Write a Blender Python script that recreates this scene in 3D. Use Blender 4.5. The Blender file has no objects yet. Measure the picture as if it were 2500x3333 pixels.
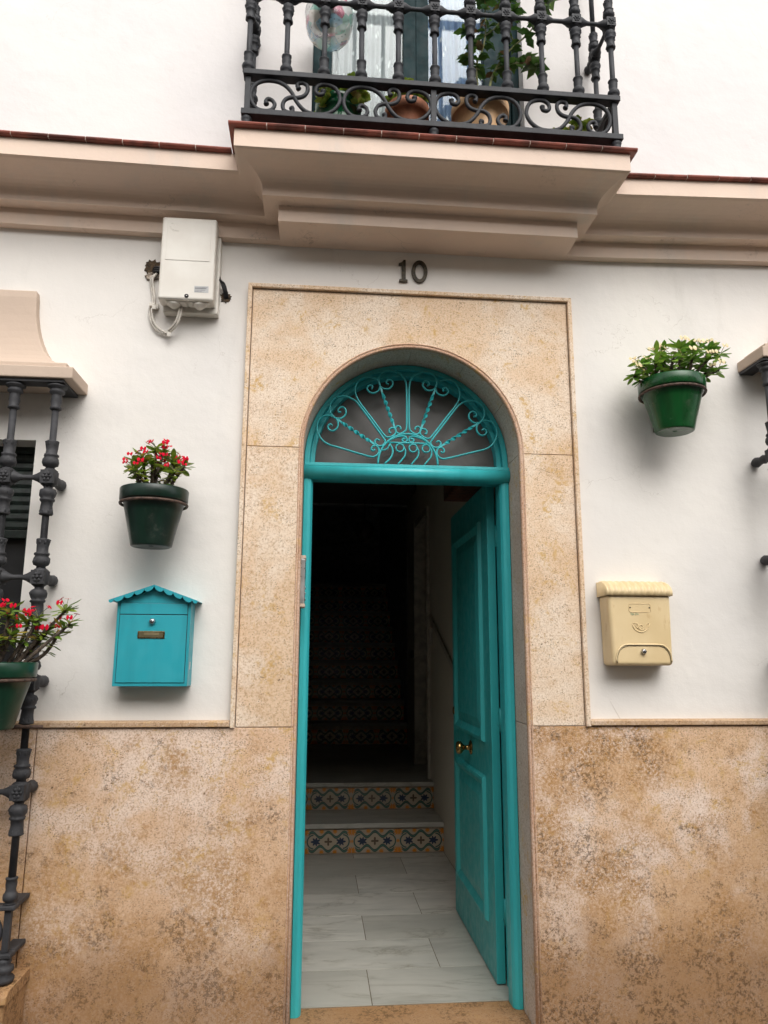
import bpy, bmesh, math, random
from mathutils import Vector, Matrix, Euler
R = math.radians
S = bpy.context.scene
C = S.collection
rnd = random.Random(7)

# ---------------------------------------------------------------- camera, world, sun, exposure
cam_d = bpy.data.cameras.new('camera'); cam = bpy.data.objects.new('camera', cam_d); C.objects.link(cam)
cx, cy, cz, yaw, pit, roll = -.3785, -2.8995, 1.3264, .0904, .1912, .0045
fw = Vector((math.sin(yaw)*math.cos(pit), math.cos(yaw)*math.cos(pit), math.sin(pit)))
rt = Vector((math.cos(yaw), -math.sin(yaw), 0)); up = rt.cross(fw)
r2 = rt*math.cos(roll)+up*math.sin(roll); u2 = -rt*math.sin(roll)+up*math.cos(roll)
m = Matrix((r2, u2, -fw)).transposed().to_4x4(); m.translation = (cx, cy, cz)
cam.matrix_world = m
cam_d.sensor_fit = 'VERTICAL'; cam_d.sensor_height = 24.0; cam_d.lens = 2400/3333*24.0
cam_d.clip_start = .02; cam_d.clip_end = 500
S.camera = cam

SUN_EL, SUN_AZ = 46, 166
w = bpy.data.worlds.new('World'); S.world = w; w.use_nodes = True
nt = w.node_tree; bg = nt.nodes['Background']
sky = nt.nodes.new('ShaderNodeTexSky'); sky.sky_type = 'NISHITA'; sky.sun_disc = False
sky.sun_elevation = R(SUN_EL); sky.sun_rotation = R(SUN_AZ); sky.dust_density = 3.0; sky.air_density = 1.0
hs = nt.nodes.new('ShaderNodeHueSaturation'); hs.inputs['Saturation'].default_value = .08
nt.links.new(sky.outputs[0], hs.inputs['Color']); nt.links.new(hs.outputs[0], bg.inputs['Color'])
bg.inputs['Strength'].default_value = .15
sd = bpy.data.lights.new('sun', 'SUN'); sd.energy = .9; sd.angle = R(60); sd.color = (1, .93, .83)
so = bpy.data.objects.new('sun', sd); C.objects.link(so)
# light comes from high over the street, behind the camera, a little from the right
d = Vector((math.sin(R(SUN_AZ))*math.cos(R(SUN_EL)), math.cos(R(SUN_AZ))*math.cos(R(SUN_EL)), math.sin(R(SUN_EL))))
so.rotation_euler = d.to_track_quat('Z', 'Y').to_euler()
vs = S.view_settings; vs.view_transform = 'Standard'; vs.look = 'None'; vs.gamma = 1; vs.exposure = 0.82
vs.use_curve_mapping = False

# ---------------------------------------------------------------- tagging helpers
def empty(name, label, cat, loc=(0, 0, 0), group=None):
    o = bpy.data.objects.new(name, None); C.objects.link(o); o.location = loc
    o.empty_display_size = .1
    o['label'] = label; o['category'] = cat
    if group: o['group'] = group
    return o

def tag(o, label=None, cat=None, group=None, kind=None):
    if label: o['label'] = label
    if cat: o['category'] = cat
    if group: o['group'] = group
    if kind: o['kind'] = kind
    return o

class MB:
    def __init__(s): s.v = []; s.f = []; s.sm = []
    def add(s, vs, fs, smooth=False):
        n = len(s.v); s.v += [tuple(v) for v in vs]
        s.f += [tuple(i+n for i in f) for f in fs]; s.sm += [smooth]*len(fs)
    def box(s, x0, x1, y0, y1, z0, z1):
        s.add([(x0,y0,z0),(x1,y0,z0),(x1,y1,z0),(x0,y1,z0),(x0,y0,z1),(x1,y0,z1),(x1,y1,z1),(x0,y1,z1)],
              [(0,3,2,1),(4,5,6,7),(0,1,5,4),(1,2,6,5),(2,3,7,6),(3,0,4,7)])
        return s
    def prism_xz(s, pts, y0, y1, smooth=False):   # polygon in xz (counter-clockwise seen from -y)
        n = len(pts)
        vs = [(x, y0, z) for x, z in pts]+[(x, y1, z) for x, z in pts]
        fs = [tuple(range(n)), tuple(range(2*n-1, n-1, -1))]
        s.add(vs, fs); k = len(s.v)-2*n
        s.f += [(k+i, k+n+i, k+n+(i+1) % n, k+(i+1) % n) for i in range(n)]; s.sm += [smooth]*n
        return s
    def prism_x(s, pts, x0, x1, dz=None):          # polygon in yz along x
        n = len(pts); d0 = dz(x0) if dz else 0; d1 = dz(x1) if dz else 0
        vs = [(x0, y, z+d0) for y, z in pts]+[(x1, y, z+d1) for y, z in pts]
        fs = [tuple(range(n)), tuple(range(2*n-1, n-1, -1))]+[(i, n+i, n+(i+1) % n, (i+1) % n) for i in range(n)]
        s.add(vs, fs); return s
    def lathe(s, prof, c=(0, 0, 0), n=16, mod=None, axis='z', cap=True):
        vs = []
        for i, (r, z) in enumerate(prof):
            for k in range(n):
                a = 2*math.pi*k/n; rr = r*(1+(mod(a, z) if mod else 0))
                p = (rr*math.cos(a), rr*math.sin(a), z)
                if axis == 'y': p = (p[0], -p[2], p[1])
                if axis == 'x': p = (p[2], p[0], p[1])
                vs.append((p[0]+c[0], p[1]+c[1], p[2]+c[2]))
        fs = []
        for i in range(len(prof)-1):
            for k in range(n):
                fs.append((i*n+k, i*n+(k+1) % n, (i+1)*n+(k+1) % n, (i+1)*n+k))
        if cap:
            fs.append(tuple(range(n-1, -1, -1))); L = (len(prof)-1)*n; fs.append(tuple(range(L, L+n)))
        s.add(vs, fs, True); return s
    def tube(s, pts, r, n=8, closed=False, rs=None, flat=None):
        P = [Vector(p) for p in pts]; N = len(P); vs = []; prev = None
        for i in range(N):
            if closed: t = P[(i+1) % N]-P[i-1]
            else: t = P[min(i+1, N-1)]-P[max(i-1, 0)]
            t.normalize()
            if prev is None:
                a = Vector((0, 1, 0)) if abs(t.y) < .8 else Vector((1, 0, 0))
            else: a = prev
            b = (a - t*a.dot(t)).normalized(); prev = b; c2 = t.cross(b)
            rr = rs[i] if rs else r
            fl = flat if flat else (1, 1)
            for k in range(n):
                g = 2*math.pi*k/n
                vs.append(P[i]+b*math.cos(g)*rr*fl[0]+c2*math.sin(g)*rr*fl[1])
        fs = []
        for i in range(N if closed else N-1):
            j = (i+1) % N
            for k in range(n): fs.append((i*n+k, i*n+(k+1) % n, j*n+(k+1) % n, j*n+k))
        if not closed:
            fs.append(tuple(range(n-1, -1, -1))); fs.append(tuple(range((N-1)*n, N*n)))
        s.add(vs, fs, True); return s
    def ball(s, c, r, n=8, m=6, sc=(1, 1, 1)):
        vs = [(c[0], c[1], c[2]+r*sc[2])]; fs = []
        for i in range(1, m):
            t = math.pi*i/m
            for k in range(n):
                a = 2*math.pi*k/n
                vs.append((c[0]+r*sc[0]*math.sin(t)*math.cos(a), c[1]+r*sc[1]*math.sin(t)*math.sin(a), c[2]+r*sc[2]*math.cos(t)))
        vs.append((c[0], c[1], c[2]-r*sc[2])); L = len(vs)-1
        for k in range(n): fs.append((0, 1+k, 1+(k+1) % n))
        for i in range(m-2):
            for k in range(n):
                a = 1+i*n+k; b = 1+i*n+(k+1) % n; fs.append((a, a+n, b+n, b))
        for k in range(n): a = 1+(m-2)*n+k; b = 1+(m-2)*n+(k+1) % n; fs.append((a, L, b))
        s.add(vs, fs, True); return s
    def mesh(s, name, mat):
        me = bpy.data.meshes.new(name); me.from_pydata(s.v, [], s.f)
        me.polygons.foreach_set('use_smooth', s.sm)
        bm = bmesh.new(); bm.from_mesh(me); bmesh.ops.recalc_face_normals(bm, faces=bm.faces); bm.to_mesh(me); bm.free()
        if mat: me.materials.append(mat)
        me.update(); return me
    def obj(s, name, mat, parent=None, bevel=0, seg=2, loc=None):
        o = bpy.data.objects.new(name, s.mesh(name, mat)); C.objects.link(o)
        if parent: o.parent = parent
        if loc: o.location = loc
        if bevel:
            b = o.modifiers.new('bevel', 'BEVEL'); b.width = bevel; b.segments = seg; b.limit_method = 'ANGLE'; b.angle_limit = R(40)
            b.harden_normals = False
        return o

def inst(me, name, parent=None, loc=(0, 0, 0), rot=(0, 0, 0), sc=(1, 1, 1)):
    o = bpy.data.objects.new(name, me); C.objects.link(o); o.parent = parent
    o.location = loc; o.rotation_euler = rot; o.scale = sc
    return o

def smooth(pts, k=6, closed=False):
    P = [Vector(p) for p in pts]; n = len(P); out = []
    rng = n if closed else n-1
    for i in range(rng):
        p0 = P[i-1] if (i > 0 or closed) else P[0]*2-P[1]
        p1 = P[i]; p2 = P[(i+1) % n]
        p3 = P[(i+2) % n] if (i+2 < n or closed) else P[-1]*2-P[-2]
        for j in range(k):
            t = j/k
            out.append(.5*((2*p1)+(-p0+p2)*t+(2*p0-5*p1+4*p2-p3)*t*t+(-p0+3*p1-3*p2+p3)*t**3))
    if not closed: out.append(P[-1])
    return out
def xz(pts, y): return [(p[0], y, p[1]) for p in pts]

# ---------------------------------------------------------------- materials
def nodes(name):
    M = bpy.data.materials.new(name); M.use_nodes = True
    t = M.node_tree; return M, t, t.nodes, t.links, t.nodes['Principled BSDF']
def N(t, ty, **kw):
    n = t.nodes.new(ty)
    for k, v in kw.items():
        if k in n.inputs: n.inputs[k].default_value = v
        else: setattr(n, k, v)
    return n
def rgba(c): return (c[0], c[1], c[2], 1)
def coords(t, sc=None):
    tc = t.nodes.new('ShaderNodeTexCoord')
    if sc is None: return tc.outputs['Object']
    mp = t.nodes.new('ShaderNodeMapping'); mp.inputs['Scale'].default_value = sc
    t.links.new(tc.outputs['Object'], mp.inputs['Vector']); return mp.outputs[0]
def noise(t, v, scale, detail=4, rough=.55, dist=0):
    n = t.nodes.new('ShaderNodeTexNoise'); n.inputs['Scale'].default_value = scale; n.inputs['Detail'].default_value = detail
    n.inputs['Roughness'].default_value = rough; n.inputs['Distortion'].default_value = dist
    t.links.new(v, n.inputs['Vector']); return n.outputs['Fac']
def ramp(t, f, a, b, va=0, vb=1):
    n = t.nodes.new('ShaderNodeMapRange'); n.clamp = True; n.interpolation_type = 'SMOOTHSTEP'
    n.inputs['From Min'].default_value = a; n.inputs['From Max'].default_value = b
    n.inputs['To Min'].default_value = va; n.inputs['To Max'].default_value = vb
    t.links.new(f, n.inputs['Value']); return n.outputs[0]
def mixc(t, f, a, b, mode='MIX'):
    n = t.nodes.new('ShaderNodeMix'); n.data_type = 'RGBA'; n.blend_type = mode
    for k, v in ((6, a), (7, b)):
        if isinstance(v, tuple): n.inputs[k].default_value = rgba(v)
        else: t.links.new(v, n.inputs[k])
    if isinstance(f, (int, float)): n.inputs[0].default_value = f
    else: t.links.new(f, n.inputs[0])
    return n.outputs[2]
def math2(t, op, a, b=0.0):
    n = t.nodes.new('ShaderNodeMath'); n.operation = op
    for i, v in enumerate((a, b)):
        if isinstance(v, (int, float)): n.inputs[i].default_value = v
        else: t.links.new(v, n.inputs[i])
    return n.outputs[0]
def bump(t, h, strength, dist, prev=None):
    n = t.nodes.new('ShaderNodeBump'); n.inputs['Strength'].default_value = strength; n.inputs['Distance'].default_value = dist
    t.links.new(h, n.inputs['Height'])
    if prev: t.links.new(prev, n.inputs['Normal'])
    return n.outputs[0]

def simple(name, col, rough=.5, metal=0, var=.12, vscale=14, bmp=.0, bscale=90, spec=None, col2=None, coat=0):
    M, t, n, l, p = nodes(name)
    v = coords(t)
    f = noise(t, v, vscale, 5, .6)
    c2 = col2 if col2 else tuple(max(0, c*(1-var*2)) for c in col)
    c1 = tuple(min(1, c*(1+var)) for c in col) if not col2 else col
    l.new(mixc(t, ramp(t, f, .35, .68), c1, c2), p.inputs['Base Color'])
    p.inputs['Metallic'].default_value = metal
    l.new(ramp(t, noise(t, v, vscale*2.3, 3), .3, .7, max(.02, rough-.08), min(1, rough+.1)), p.inputs['Roughness'])
    if spec is not None: p.inputs['Specular IOR Level'].default_value = spec
    if coat: p.inputs['Coat Weight'].default_value = coat
    if bmp: l.new(bump(t, noise(t, v, bscale, 4, .6), bmp, .003), p.inputs['Normal'])
    return M

def voro(t, v, scale, feat='F1', rnd_=1.0):
    n = t.nodes.new('ShaderNodeTexVoronoi'); n.feature = feat; n.inputs['Scale'].default_value = scale
    n.inputs['Randomness'].default_value = rnd_
    t.links.new(v, n.inputs['Vector']); return n

def plaster(name, col, fine=.25, dirt=.5):
    M, t, n, l, p = nodes(name); v = coords(t)
    c = mixc(t, ramp(t, noise(t, v, 1.7, 4, .5), .35, .7), col, (col[0]*.93, col[1]*.935, col[2]*.95))
    # faint grey wash streaks
    vs_ = coords(t, (2.2, 2.2, .55))
    c = mixc(t, ramp(t, noise(t, vs_, 2.2, 6, .65), .56 if dirt <= 1 else .5, .8, 0, min(.6, .22*dirt*2)), c, (.56, .53, .49))
    # specks of dirt
    vo = voro(t, v, 34); sp = ramp(t, vo.outputs['Distance'], .045, .02)
    sp = math2(t, 'MULTIPLY', sp, ramp(t, noise(t, v, 6, 2), .56 if dirt <= 1 else .47, .62))
    c = mixc(t, math2(t, 'MULTIPLY', sp, min(1, .7*dirt)), c, (.2, .15, .1))
    if dirt > 1.1:
        sm = math2(t, 'MULTIPLY', ramp(t, noise(t, v, 2.4, 7, .75), .56, .74), ramp(t, noise(t, v, 48, 5, .8), .46, .62))
        c = mixc(t, math2(t, 'MULTIPLY', sm, .75), c, (.17, .10, .055))
    # hairline cracks, broken up by a mask
    wv = noise(t, v, 3.5, 5, .6)
    cmb = t.nodes.new('ShaderNodeVectorMath'); cmb.operation = 'MULTIPLY_ADD'
    l.new(wv, cmb.inputs[0]); cmb.inputs[1].default_value = (.5, .5, .5); l.new(v, cmb.inputs[2])
    cr = voro(t, cmb.outputs[0], 2.1, 'DISTANCE_TO_EDGE')
    ck = ramp(t, cr.outputs['Distance'], .0035, .0012)
    ck = math2(t, 'MULTIPLY', ck, ramp(t, noise(t, v, 2.6, 3), .5, .62))
    c = mixc(t, math2(t, 'MULTIPLY', ck, .35*dirt), c, (.35, .3, .25))
    l.new(c, p.inputs['Base Color']); p.inputs['Roughness'].default_value = .85
    p.inputs['Specular IOR Level'].default_value = .2
    b = bump(t, noise(t, v, 2.2, 3), .8, .014)
    b = bump(t, noise(t, v, 13, 4, .55), .5, .005, b)
    b = bump(t, noise(t, v, 150, 3, .6), fine, .0015, b)
    b = bump(t, ck, -.4, .002, b)
    l.new(b, p.inputs['Normal']); return M

def travertine(name, stain=0.0, base=(.76, .57, .40), light=(.82, .69, .56), ochre=(.58, .36, .12), pits=1.0, mould=0.0, seed=0.0, xs=False):
    M, t, n, l, p = nodes(name)
    v0 = coords(t)
    off = t.nodes.new('ShaderNodeVectorMath'); off.operation = 'ADD'; l.new(v0, off.inputs[0]); off.inputs[1].default_value = (seed, seed*.7, seed*1.3)
    v = off.outputs[0]
    big = noise(t, v, 3.2, 5, .6, .4)
    c = mixc(t, ramp(t, big, .42, .58), light, base)
    fine = noise(t, v, 150, 4, .75)
    c = mixc(t, ramp(t, fine, .45, .6, 0, .5), c, (base[0]*.62, base[1]*.53, base[2]*.42))
    grit = noise(t, v, 75, 5, .85)
    c = mixc(t, ramp(t, grit, .54, .62, 0, .55), c, (base[0]*.5, base[1]*.4, base[2]*.28))
    c = mixc(t, ramp(t, noise(t, v, 95, 3, .7), .58, .7, 0, .55), c, (.82, .72, .6))
    # ochre patches
    och = math2(t, 'MULTIPLY', ramp(t, noise(t, v, 9, 5, .7, .6), .52, .68), ramp(t, noise(t, v, 60, 3, .7), .4, .6))
    c = mixc(t, math2(t, 'MULTIPLY', och, .9), c, ochre)
    # weathering that climbs from the ground
    sep = t.nodes.new('ShaderNodeSeparateXYZ'); l.new(v0, sep.inputs[0])
    if stain:
        zf = ramp(t, sep.outputs['Z'], 1.05, .0, .1, 1.0)
        if xs:
            xf = ramp(t, sep.outputs['X'], 1.5, .45, 0, .75)
            zf = math2(t, 'MAXIMUM', zf, xf)
        fn = ramp(t, noise(t, v, 85, 4, .8), .4, .58, .12, 1)
        st = ramp(t, math2(t, 'ADD', noise(t, v, 4.2, 8, .74), math2(t, 'MULTIPLY', zf, .17)), .50, .70)
        c = mixc(t, math2(t, 'MULTIPLY', math2(t, 'MULTIPLY', st, fn), stain*.95), c, (.40, .20, .055))
        low = ramp(t, math2(t, 'ADD', noise(t, v, 1.6, 5, .6), math2(t, 'MULTIPLY', zf, .3)), .5, .85, 0, .5*stain)
        c = mixc(t, low, c, (.46, .265, .13))
        splash = math2(t, 'ADD', ramp(t, sep.outputs['Z'], .62, .0, 0, 1), math2(t, 'MULTIPLY', math2(t, 'SUBTRACT', noise(t, v, 3.1, 7, .7), .5), 1.3))
        c = mixc(t, ramp(t, splash, .22, .9, 0, .72*stain), c, (.29, .16, .078))
        st2 = ramp(t, math2(t, 'ADD', noise(t, v, 5.5, 8, .78), math2(t, 'MULTIPLY', zf, .12)), .56, .68)
        sp = ramp(t, noise(t, v, 62, 5, .85), .505, .545)
        c = mixc(t, math2(t, 'MULTIPLY', math2(t, 'MULTIPLY', st2, sp), .68*stain), c, (.065, .032, .012))
    # pits: elongated little holes in clusters
    vm = t.nodes.new('ShaderNodeVectorMath'); vm.operation = 'MULTIPLY_ADD'
    l.new(noise(t, v, 40, 2), vm.inputs[0]); vm.inputs[1].default_value = (.02, .02, .02); l.new(v, vm.inputs[2])
    mp = t.nodes.new('ShaderNodeMapping'); mp.inputs['Scale'].default_value = (1, 1, 1.7); mp.inputs['Rotation'].default_value = (0, .5, 0)
    l.new(vm.outputs[0], mp.inputs['Vector'])
    vo = voro(t, mp.outputs[0], 115); p1 = ramp(t, vo.outputs['Distance'], .36, .2)
    p1 = math2(t, 'MULTIPLY', p1, ramp(t, noise(t, v, 20, 5, .75),   .51-.045*stain, .60-.045*stain))
    vo2 = voro(t, mp.outputs[0], 38); p2 = ramp(t, vo2.outputs['Distance'], .2, .1)
    p2 = math2(t, 'MULTIPLY', p2, ramp(t, noise(t, v, 11, 4, .7), .56-.05*mould, .63-.05*mould))
    pp = math2(t, 'MAXIMUM', math2(t, 'MULTIPLY', p1, .8), p2)
    c = mixc(t, math2(t, 'MULTIPLY', pp, .85*pits), c, (.13, .075, .035))
    if mould:
        mm = math2(t, 'MULTIPLY', ramp(t, noise(t, v, 4.2, 6, .7), .53, .66), ramp(t, noise(t, v, 55, 5, .8), .5, .6))
        c = mixc(t, math2(t, 'MULTIPLY', mm, mould), c, (.055, .045, .03))
    l.new(c, p.inputs['Base Color']); p.inputs['Roughness'].default_value = .72; p.inputs['Specular IOR Level'].default_value = .3
    b = bump(t, fine, .25, .0015)
    b = bump(t, noise(t, v, 45, 4, .6), .25, .002, b)
    b = bump(t, pp, -.8*pits, .003, b)
    l.new(b, p.inputs['Normal']); return M

def paint(name, col, rough=.35, bmp_=.10):
    M, t, n, l, p = nodes(name); v = coords(t)
    vs_ = coords(t, (6, 6, .8))
    c = mixc(t, ramp(t, noise(t, vs_, 3, 4), .35, .7), col, tuple(x*.86 for x in col))
    c = mixc(t, ramp(t, noise(t, v, 7, 6, .75), .6, .74, 0, .30), c, tuple(x*.6+.015 for x in col))
    
    l.new(c, p.inputs['Base Color'])
    l.new(ramp(t, noise(t, v, 25, 4), .3, .7, rough-.06, rough+.12), p.inputs['Roughness'])
    if bmp_: l.new(bump(t, noise(t, v, 9, 2), bmp_, .003), p.inputs['Normal'])
    return M

def marble(name, base=(.62, .60, .56), seed=0.0, grain=1.0):
    M, t, n, l, p = nodes(name)
    oi = t.nodes.new('ShaderNodeObjectInfo')
    v0 = coords(t)
    off = t.nodes.new('ShaderNodeVectorMath'); off.operation = 'MULTIPLY_ADD'
    l.new(oi.outputs['Random'], off.inputs[0]); off.inputs[1].default_value = (17, 9, 5); l.new(v0, off.inputs[2])
    mp = t.nodes.new('ShaderNodeMapping'); mp.inputs['Scale'].default_value = (1, 3.2, 1); mp.inputs['Rotation'].default_value = (0, 0, .25)
    l.new(off.outputs[0], mp.inputs['Vector']); v = mp.outputs[0]
    c = mixc(t, ramp(t, noise(t, v, 2.2, 6, .6, .8), .35, .7), base, (base[0]*.78, base[1]*.79, base[2]*.79))
    vein = noise(t, v, 1.3, 8, .6, 1.1)
    va = math2(t, 'ABSOLUTE', math2(t, 'SUBTRACT', vein, .5))
    brk = ramp(t, noise(t, v, 2.1, 4), .42, .6)
    c = mixc(t, math2(t, 'MULTIPLY', ramp(t, va, .055, .0, 0, .5*grain), brk), c, (.30, .28, .23))
    c = mixc(t, math2(t, 'MULTIPLY', ramp(t, va, .012, .0, 0, .6*grain), brk), c, (.22, .19, .13))
    c = mixc(t, ramp(t, noise(t, v, 1.1, 5, .6, 1.2), .46, .68, 0, .55), c, (.30, .29, .265))
    c = mixc(t, ramp(t, oi.outputs['Random'], .1, 1, 0, .6), c, (.36, .345, .30))
    l.new(c, p.inputs['Base Color']); p.inputs['Roughness'].default_value = .34
    l.new(bump(t, noise(t, v0, 40, 3), .05, .001), p.inputs['Normal']); return M

def iron(name, col=(.026, .027, .031)):
    M, t, n, l, p = nodes(name); v = coords(t)
    c = mixc(t, ramp(t, noise(t, v, 22, 5, .65), .4, .7), col, tuple(x*1.5 for x in col))
    geo = t.nodes.new('ShaderNodeNewGeometry')
    c = mixc(t, ramp(t, noise(t, v, 60, 4, .7), .66, .76, 0, .35), c, (.13, .085, .055))
    l.new(c, p.inputs['Base Color']); p.inputs['Roughness'].default_value = .6; p.inputs['Specular IOR Level'].default_value = .32
    b = bump(t, noise(t, v, 170, 4, .65), .35, .0012); b = bump(t, noise(t, v, 45, 2), .25, .002, b)
    l.new(b, p.inputs['Normal']); return M

M_up = plaster('upper_plaster', (.76, .725, .705), dirt=.4)
M_low = plaster('lower_plaster', (.80, .765, .72), dirt=1.0)
M_opp = plaster('opposite_plaster', (.44, .37, .29), dirt=.5)
M_trim = plaster('trim_paint', (.77, .61, .50), fine=.15, dirt=1.2)
M_trim2 = plaster('hood_paint', (.55, .435, .35), fine=.2, dirt=.3)
M_stone = travertine('surround_stone', 0.32)
M_stoneL = travertine('jamb_stone', 0.45, seed=3.1)
M_dado = travertine('dado_stone', .85, mould=.15, seed=1.7, base=(.71, .49, .33), light=(.80, .64, .53))
M_dadoR = travertine('dado_stone_mouldy', 1.0, mould=.7, seed=8.3, base=(.71, .49, .32), light=(.82, .67, .57), xs=True)
M_thr = travertine('threshold_stone', .9, seed=5.5, base=(.56, .36, .19), light=(.62, .42, .25))
M_rev = travertine('reveal_stone', 0.0, base=(.62, .51, .44), light=(.68, .58, .52), pits=.3, seed=9.9)
M_edge = travertine('edge_stone', 0.0, base=(.58, .37, .26), light=(.64, .45, .34), pits=.5, seed=2.2)
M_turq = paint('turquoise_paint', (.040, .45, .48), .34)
M_turq_shaded = paint('door_turquoise_shaded', (.036, .37, .38), .36, 0)  # frame turquoise with the leaf's shade put into a darker colour
M_iron = iron('painted_iron')
M_ironb = iron('dark_iron', (.034, .034, .037))
M_tile = simple('red_clay_tile', (.22, .06, .04), .45, var=.3, vscale=9, bmp=.1)
M_mortar = simple('mortar', (.5, .42, .36), .9); M_joint = simple('dark_joint', (.20, .17, .125), .9)
M_marble = marble('marble', (.62, .59, .53)); M_tread = marble('tread_marble', (.5, .48, .43))
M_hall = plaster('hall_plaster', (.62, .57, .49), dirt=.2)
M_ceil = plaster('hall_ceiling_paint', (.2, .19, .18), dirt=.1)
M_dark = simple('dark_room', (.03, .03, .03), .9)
M_green = simple('dark_green_frame', (.006, .026, .030), .6, var=.15, spec=.15)
M_slat = simple('shutter_green', (.012, .02, .016), .5, var=.3, vscale=30)
M_soil = simple('soil', (.03, .02, .014), .95, bmp=.8, bscale=120, var=.4, vscale=60)
M_brass = simple('aged_brass', (.30, .19, .07), .28, metal=1, var=.25)
M_chrome = simple('chrome', (.55, .55, .56), .18, metal=1, var=.05)
M_rust = simple('rusty_iron', (.085, .05, .036), .7, var=.3, vscale=70, bmp=.5, bscale=200)
M_black = simple('black_plastic', (.012, .012, .013), .45)

# ---------------------------------------------------------------- setting
g = MB().box(-14, 14, -6.999, -.02, -.30, -.17).obj('street', simple('street_stone', (.07, .068, .064), .85, bmp=.4)); tag(g, kind='structure')
g = MB().box(-.62, .53, .2405, 2.455, -.2, -.0022).obj('hallway_floor', M_joint); tag(g, kind='structure')

# marble slabs of the hallway floor, staggered
rows = [.2425, .573, .906, 1.24, 1.60, 1.955, 2.335, 2.452]
joints = [(-.13,), (.19,), (-.11,), (.205,), (-.104,), (.215,), (-.095,)]
hf = g
k = 0
for i in range(len(rows)-1):
    xs = [-.618]+list(joints[i])+[.528]
    for a, b in zip(xs[:-1], xs[1:]):
        MB().box(a+.0022, b-.0022, rows[i]+.0025, rows[i+1]-.0025, -.011, 0.0).obj('floor_slab', M_marble, hf)

opp = empty('opposite_house', 'tall ochre rendered house on the other side of the street', 'building', (0, -7.0, -.17))
ob = MB().box(-14, 14, -.4, 0, 0, 5.4).obj('front_wall', M_opp, opp)
for x in (-5, -1.6, 2.2, 5.4):
    for z in (1.0, 3.9):
        wdw = MB().box(x-.5, x+.5, .002, .05, z, z+1.4).obj('window', M_green, opp, bevel=.01)
        MB().box(x-.42, x+.42, .051, .056, z+.08, z+1.32).obj('pane', M_black, wdw)
MB().box(-.1, .9, .002, .06, .12, 2.2).obj('door', simple('brown_door', (.1, .05, .03), .5), opp, bevel=.01)

# ---------------------------------------------------------------- the house
house = empty('house', 'white plastered house with beige stone doorway, turquoise door frame and small balcony', 'house')
WIN_X, WIN_T, WIN_B = -1.487, 2.146, 1.10
RW_X, RW_T = 1.62, 2.36
CZ, RAD = 2.145, .444

# lower wall
m = MB()
m.box(WIN_X, -.60, 0, .30, -.17, 3.06)
m.box(-3.4, WIN_X, 0, .30, WIN_T, 3.06); m.box(-3.4, WIN_X, 0, .30, -.17, WIN_B); m.box(-3.4, -2.75, 0, .30, WIN_B, WIN_T)
m.box(.60, RW_X, 0, .30, -.17, 3.06)
m.box(RW_X, 3.4, 0, .30, RW_T, 3.06); m.box(RW_X, 3.4, 0, .30, -.17, 1.1); m.box(2.8, 3.4, 0, .30, 1.1, RW_T)
m.box(-.60, .60, 0, .30, 2.70, 3.06)
m.box(-.60, -.482, 0, .30, -.17, CZ); m.box(.482, .60, 0, .30, -.17, CZ)
def arch_fill(m, r, hx, ztop, y0, y1, n=28):
    ins = [(r*math.cos(math.pi*i/n), CZ+r*math.sin(math.pi*i/n)) for i in range(n+1)]
    outs = []
    for i in range(n+1):
        a = math.pi*i/n; cx_, sz = math.cos(a), math.sin(a)
        tt = min(hx/abs(cx_) if abs(cx_) > 1e-6 else 1e9, (ztop-CZ)/sz if sz > 1e-6 else 1e9)
        outs.append((cx_*tt, CZ+sz*tt))
    # put exact corners in
    ca = math.atan2(ztop-CZ, hx)
    i1 = min(range(n+1), key=lambda i: abs(math.pi*i/n-ca)); outs[i1] = (hx, ztop)
    i2 = min(range(n+1), key=lambda i: abs(math.pi*i/n-(math.pi-ca))); outs[i2] = (-hx, ztop)
    V = [(x, y0, z) for x, z in ins]+[(x, y0, z) for x, z in outs]+[(x, y1, z) for x, z in ins]+[(x, y1, z) for x, z in outs]
    k = n+1; F = []
    for i in range(n):
        F.append((i, k+i, k+i+1, i+1)); F.append((2*k+i, 2*k+i+1, 3*k+i+1, 3*k+i))
        F.append((i, i+1, 2*k+i+1, 2*k+i)); F.append((k+i, 3*k+i, 3*k+i+1, k+i+1))
    F.append((0, 2*k, 3*k, k)); F.append((n, k+n, 3*k+n, 2*k+n))
    m.add(V, F)
arch_fill(m, .482, .60, 2.70, 0, .30)
m.obj('lower_wall', M_low, house)

# upper wall, standing 15 cm proud of the lower one
UY = -.15
m = MB()
m.box(-3.4, -.445, UY, .2, 3.262, 7); m.box(.475, 3.4, UY, .2, 3.262, 7); m.box(-.445, .475, UY, .2, 5.45, 7)
m.box(-.445, .475, UY, .2, 3.262, 3.285)
m.obj('upper_wall', M_up, house)
# rooms behind the openings
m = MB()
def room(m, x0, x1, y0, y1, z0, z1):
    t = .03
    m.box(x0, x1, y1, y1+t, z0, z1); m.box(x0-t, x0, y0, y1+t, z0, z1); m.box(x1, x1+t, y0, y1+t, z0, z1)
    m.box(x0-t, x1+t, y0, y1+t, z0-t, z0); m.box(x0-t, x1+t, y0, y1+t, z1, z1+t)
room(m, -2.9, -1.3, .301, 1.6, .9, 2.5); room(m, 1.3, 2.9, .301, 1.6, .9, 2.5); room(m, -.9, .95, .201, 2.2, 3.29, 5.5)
m.obj('dark_room', M_dark, house)

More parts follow.
